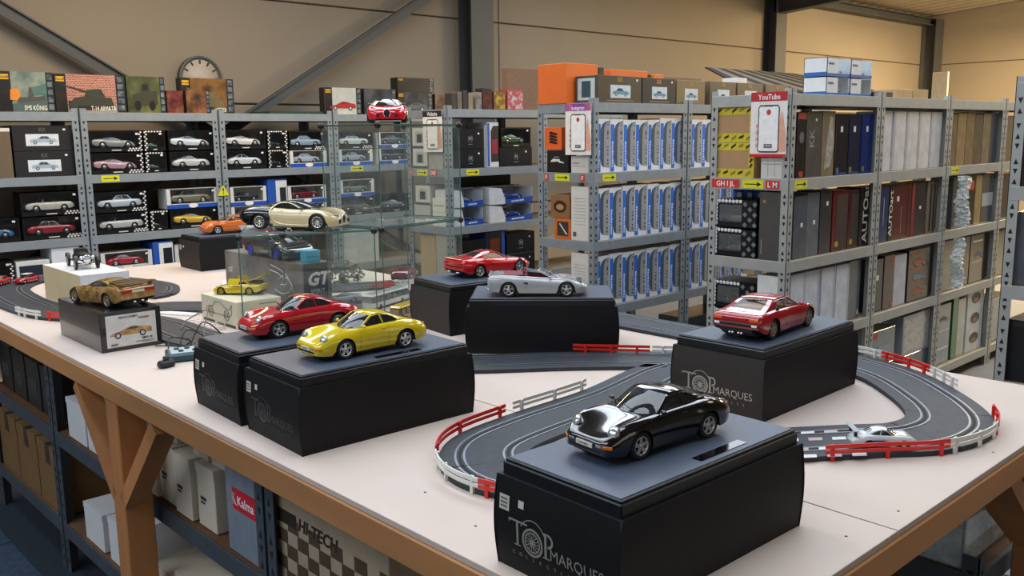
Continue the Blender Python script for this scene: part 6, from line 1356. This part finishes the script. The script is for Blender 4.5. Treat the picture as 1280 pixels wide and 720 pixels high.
# ---------------------------------------------------------------- grey box with sketch, big dark model on top
b = PB('long marbled grey box with white sketch lines behind the glass', 1.772, 1.895, 3.085, 3.75, TZ, TZ+.178, art('4d4b47', '6b6862', '86827a', 7)); b.R('f', 0, 1, 0, 1, '252a34', 'dark_end')
o_, u_, w_, W_ = b.fr('s'); q = MB()
for P in ([(.62, .86), (.72, .80), (.80, .7), (.86, .5), (.9, .2)], [(.70, .55), (.76, .66), (.83, .6), (.8, .48), (.73, .45)], [(.66, .3), (.74, .24), (.82, .3), (.86, .42)], [(.6, .74), (.7, .70), (.78, .58)]):
    q.tube([o_+u_*(a*W_)+w_*(c_*.178) for a, c_ in P], .0022, 4)
o = q.build('sketch_lines', mat('d8d6d0', .5), b.t); o['kind'] = 'stuff'
b.T('f', 'GT', .5, .52, .05, 'e6e6e8', bold=.04, shear=.25).T('f', 'SPIRIT', .5, .34, .016, 'c8c8cc', sx=1.1).T('s', 'GT', .08, .5, .02, 'd8d6d0', bold=.03)
def ex_dark(t, ys, mk):
    MB().cb(-.5, .2, -.8, .8, -.02, .02, .01).build('open_flap', mat('6f6d68', .5), t, (-2.3, 0, 1.15)).rotation_euler = (0, radians(28), 0)
    MB().cb(-.3, .3, -.4, .4, -.03, .04, .02).build('red_roof_panel', mat('a8262a', .4), t, (-1.2, 0, 1.18))
    for i in range(5): MB().bar((.6-.35*i, -.5, .95+.07*(i % 3)), (.5-.35*i, .5, 1.0+.06*(i % 2)), .03, .03).build('cage_bar', mat('4a2a34', .5), t)
make_car(M1, 'dark', 'large dark unfinished model with bright blue wheels behind the glass', (1.835, 3.37, TZ+.1785), radians(-90), .084, '15171a', style='multi', rim=mat('2432c8', .35, .2), extra=ex_dark)
b = PB('small bright cyan box in front of the dark model', 1.80, 1.86, 3.10, 3.15, TZ+.1785, TZ+.225, '38b4d8'); b.R('f', 0, 1, .45, .52, '1f86a8')
# ---------------------------------------------------------------- orange coupe, hypercars
make_car(P993, '993', 'orange sports coupe on the far black box', (2.165, 4.50, LZ), radians(172), S14, 'd86a1c', inner='d8d2c8', seat='cfcac2', gl=CLEARG)
def c_line(x, z): 
    return x < -.82+.28*max(0, 1-((z-.62)/.42)**2)*(-0) and True or x < -.80
def two_c(x, z):
    t = (z-.6)/.55; return x < -.62 - .2*max(0, 1-t*t)
GL = TZ+.330
make_car(CHIRON, 'chiron', 'gold and black two-tone hypercar on the glass shelf', (1.712, 2.998, GL), radians(-56.6), .0845, 'cdb98c', '0c0c0e', style='multi', rim=mat('e0dcd2', .2, .8), two=two_c, win_two=True, extra=ex_chiron)
make_car(CHIRON, 'chiron', 'red and black hypercar facing the camera on top of the glass cubes', (2.085, 2.935, 1.7115), radians(-126), .076, 'd01828', '0c0c0e', two=two_c, win_two=True, extra=ex_chiron)
# ---------------------------------------------------------------- glass cube display
GP = glass((.93, .97, .95), .10, 1.5); GE = mat('4f6e66', .2, 0, .1, 20, 0, .5)
GS = glass((.85, .9, .88), .55, 1.5)
def pane(t, name, quad, th=.004):
    q = [Vector(p) for p in quad]; n = (q[1]-q[0]).cross(q[3]-q[0]).normalized()*th
    MB().add([p+n/2 for p in q], [(0, 1, 2, 3)]).build(name, GS if name == 'shelf_pane' else GP, t)
    for i, (a, b_) in enumerate(zip(q, q[1:]+q[:1])):
        if name != 'back_pane': MB().bar(a+n/2, b_+n/2, th*1.05, .0016, 0, n).build('glass_edge', GE, t)
def clip(t, p): MB().ell(p, (.013, .013, .013), 0, 10, 8).build('corner_clip', mat('111113', .35), t)
g1 = thing('glass_display', 'low glass display stand carrying the two-tone hypercar', 'display case', (0, 0, TZ), 0, 'glass cube displays'); h1 = .322
A, B, Cc, D = Vector((1.43, 2.915, 0)), Vector((1.882, 2.757, 0)), Vector((1.845, 3.05, 0)), Vector((1.66, 3.30, 0)); up_ = Vector((0, 0, h1))
pane(g1, 'front_pane', (A, B, B+up_, A+up_)); pane(g1, 'shelf_pane', (A+up_, B+up_, Cc+up_, D+up_), .006)
for p in (A, B): clip(g1, p+up_)
clip(g1, A.lerp(B, .31)+up_+Vector((0, -.005, 0))); MB().bar(A.lerp(B, .31), A.lerp(B, .31)+up_, .004, .002).build('glass_edge', GE, g1)
g2 = thing('glass_display', 'double glass cube tower carrying the red hypercar', 'display case', (0, 0, TZ), 0, 'glass cube displays')
A, B = Vector((1.92, 2.765, 0)), Vector((2.37, 2.85, 0)); dd = Vector((-.0556, .295, 0)); Cc, D = B+dd, A+dd
for z0, z1 in ((0, .322), (.329, .701)):
    a_, b_ = Vector((0, 0, z0)), Vector((0, 0, z1))
    pane(g2, 'front_pane', (A+a_, B+a_, B+b_, A+b_)); pane(g2, 'side_pane', (A+a_, D+a_, D+b_, A+b_)); pane(g2, 'side_pane', (B+a_, Cc+a_, Cc+b_, B+b_)); pane(g2, 'back_pane', (D+a_, Cc+a_, Cc+b_, D+b_))
    pane(g2, 'shelf_pane', (A+b_, B+b_, Cc+b_, D+b_), .006)
    for p in (A, B, Cc, D): clip(g2, p+b_)
# ---------------------------------------------------------------- buses, bush, slot cars, controller
def bus(label, x, y, rz, L, w, h, c1, c2, win):
    t = thing('model_bus', label, 'model bus', (x, y, TZ), rz, 'model buses')
    MB().cb(-L/2, L/2, -w/2, w/2, .008, h*.5, .004).build('lower_body', paint(c2), t); MB().cb(-L/2, L/2, -w/2, w/2, h*.8, h, .006).build('roof', paint(c1), t)
    for sg in (1, -1):
        for i in range(6): MB().box(-L/2+.008+i*(L-.01)/6, -L/2+(i+1)*(L-.01)/6, sg*w/2-.001, sg*w/2+.0005, h*.52, h*.8).build('window', mat(win, .15, 0, .1, 20), t)
        for x_ in (-L*.3, L*.3): MB().lathe([(.011, -.004), (.011, .004)], 12, 0, 'y', (x_, sg*(w/2-.004), .011)).build('wheel', TYRE, t)
    MB().box(-L/2+.004, L/2-.004, -w/2+.002, w/2-.002, h*.45, h*.82).build('cabin', mat('5a5d60', .3), t)
    for sx in (-1, 1): MB().box(sx*(L/2)-.0008, sx*(L/2)+.0008, -w/2+.006, w/2-.006, h*.52, h*.8).build('end_window', mat(win, .15, 0, .1, 20), t)
bus('white model bus behind the glass near the yellow coupe', 2.045, 2.93, radians(20), .25, .055, .062, 'd9d8d2', 'cfcec8', '6a7074')
bus('yellow model bus in front of the glass cubes', 1.965, 2.665, radians(22), .21, .05, .06, 'c9a82a', '8a6a24', '7a6a4a')
bs = thing('model_bush', 'small dark green model bush beside the far track', 'model plant', (2.22, 3.52, TZ)); q = MB(); rr = random.Random(5)
for i in range(420):
    a, e = rr.uniform(0, 2*pi), rr.uniform(-.2, 1.4); r_ = rr.uniform(.6, 1); c_ = Vector((.11*cos(a)*cos(e)*r_, .085*sin(a)*cos(e)*r_, .02+.085*max(0, sin(e))*r_)); d1 = Vector((rr.uniform(-1, 1), rr.uniform(-1, 1), rr.uniform(-1, 1))).normalized()*.011; d2 = d1.orthogonal().normalized()*.007
    q.add([c_-d1, c_+d2, c_+d1, c_-d2], [(0, 1, 2, 3)])
o = q.build('leaves', mat('2c3a22', .8, 0, .4, 50), bs); o['kind'] = 'stuff'; MB().lathe([(.02, 0), (.012, .05)], 8).build('stem', mat('3a2a1a', .8), bs)
def slot(label, S, nm, x, y, rz, s, c1, c2=None, wing=False, z=.0125):
    t = thing('slot_car', label, 'slot car', (x, y, TZ+z), rz, 'slot cars'); lod_car(S, nm, c1, t, (0, 0, 0), 0, s, c2, name='car_body')
    if wing:
        MB().cb(-.006, .006, -.03, .03, .032, .035, .001).build('rear_wing', paint('c9cdd2'), t, (-.062, 0, .006)); 
        for sg in (1, -1): MB().box(-.064, -.058, sg*.018-.001, sg*.018+.001, .025, .04).build('wing_support', DARK, t)
        MB().box(-.03, .0, -.0335, -.033, .012, .022).build('blue_sponsor_patch', mat('26389a', .4), t)
    return t
slot('white racing slot car with rear wing behind the long red barrier', P993, 'coupe', 1.795, .803, radians(-47), .031, 'd0d4d6', wing=True)
slot('red rally slot car with white roof at the left edge of the track', SEDAN, 'mini', 1.19, 4.575, radians(215), .029, 'a81824')
MB().cb(-.022, .02, -.017, .017, .0405, .0425, .001).build('white_roof', mat('d8d2cc', .4), bpy.data.objects['slot_car.001'])
slot('red slot car cut by the left photo edge', SEDAN, 'mini', 1.085, 4.60, radians(230), .029, 'b0281e')
slot('silver racing slot car on the track behind the glass', M1, 'race', 1.93, 3.06, radians(150), .032, '8f979f')
t = thing('model_car', 'dark red model car standing behind the glass cubes', 'model car', (2.47, 3.38, TZ+.0125), radians(40), 'loose model cars'); lod_car(F355, 'sport', '6d141c', t, (0, 0, 0), 0, .05, name='car_body')
ct = thing('speed_controller', 'dark teal slot car control unit with cables between the boxes', 'controller', (1.115, 2.655, TZ), radians(-18), None)
MB().cb(-.062, .062, -.05, .05, 0, .026, .006).build('case', mat('27464f', .45), ct); MB().cb(-.05, .05, -.04, .04, .026, .0275, .001).build('face_plate', mat('9fb0b4', .5), ct)
for x_, y_ in ((-.03, .015), (0, .015), (.03, .015), (-.02, -.018), (.02, -.018)): MB().lathe([(.008, .0275), (.008, .031), (.006, .032)], 10, 0, 'z', (x_, y_, 0)).build('button', mat('1d2a30', .4), ct)
for k_ in range(3): MB().tube(spline([(-.05+.03*k_, .05, .02), (-.04+.05*k_, .09, .05+.02*k_), (.02+.05*k_, .12, .03), (.0+.04*k_, .16, .006), (-.08+.03*k_, .2, .006)], 6), .0022, 6).build('cable', mat('17191c', .5), ct)
ch = thing('hand_throttle', 'small black hand throttle beside the control unit', 'controller', (1.022, 2.59, TZ), radians(10)); MB().cb(-.025, .025, -.014, .014, 0, .022, .006).build('handle', mat('121316', .4), ch); MB().cb(-.008, .008, -.006, .006, .022, .034, .002).build('trigger', mat('2a2c30', .4), ch)
sp = thing('track_cable', 'thin grey cable loop lying over the track beside the gold car box', 'cable', (0, 0, TZ)); MB().tube(spline([(1.22, 2.76, .014), (1.28, 2.9, .03), (1.33, 2.98, .075), (1.3, 3.08, .03), (1.25, 3.02, .014)], 8), .0018, 6).build('wire', mat('6a6c6e', .5), sp)
PB('white card lying on the table beside the far black box', 1.80, 1.93, 4.20, 4.245, TZ, TZ+.004, 'dcd9d2', 'white_card', 'card') if False else None
print('OBJECT COUNT', len(bpy.data.objects), 'TOP', sum(1 for o in bpy.data.objects if o.parent is None))
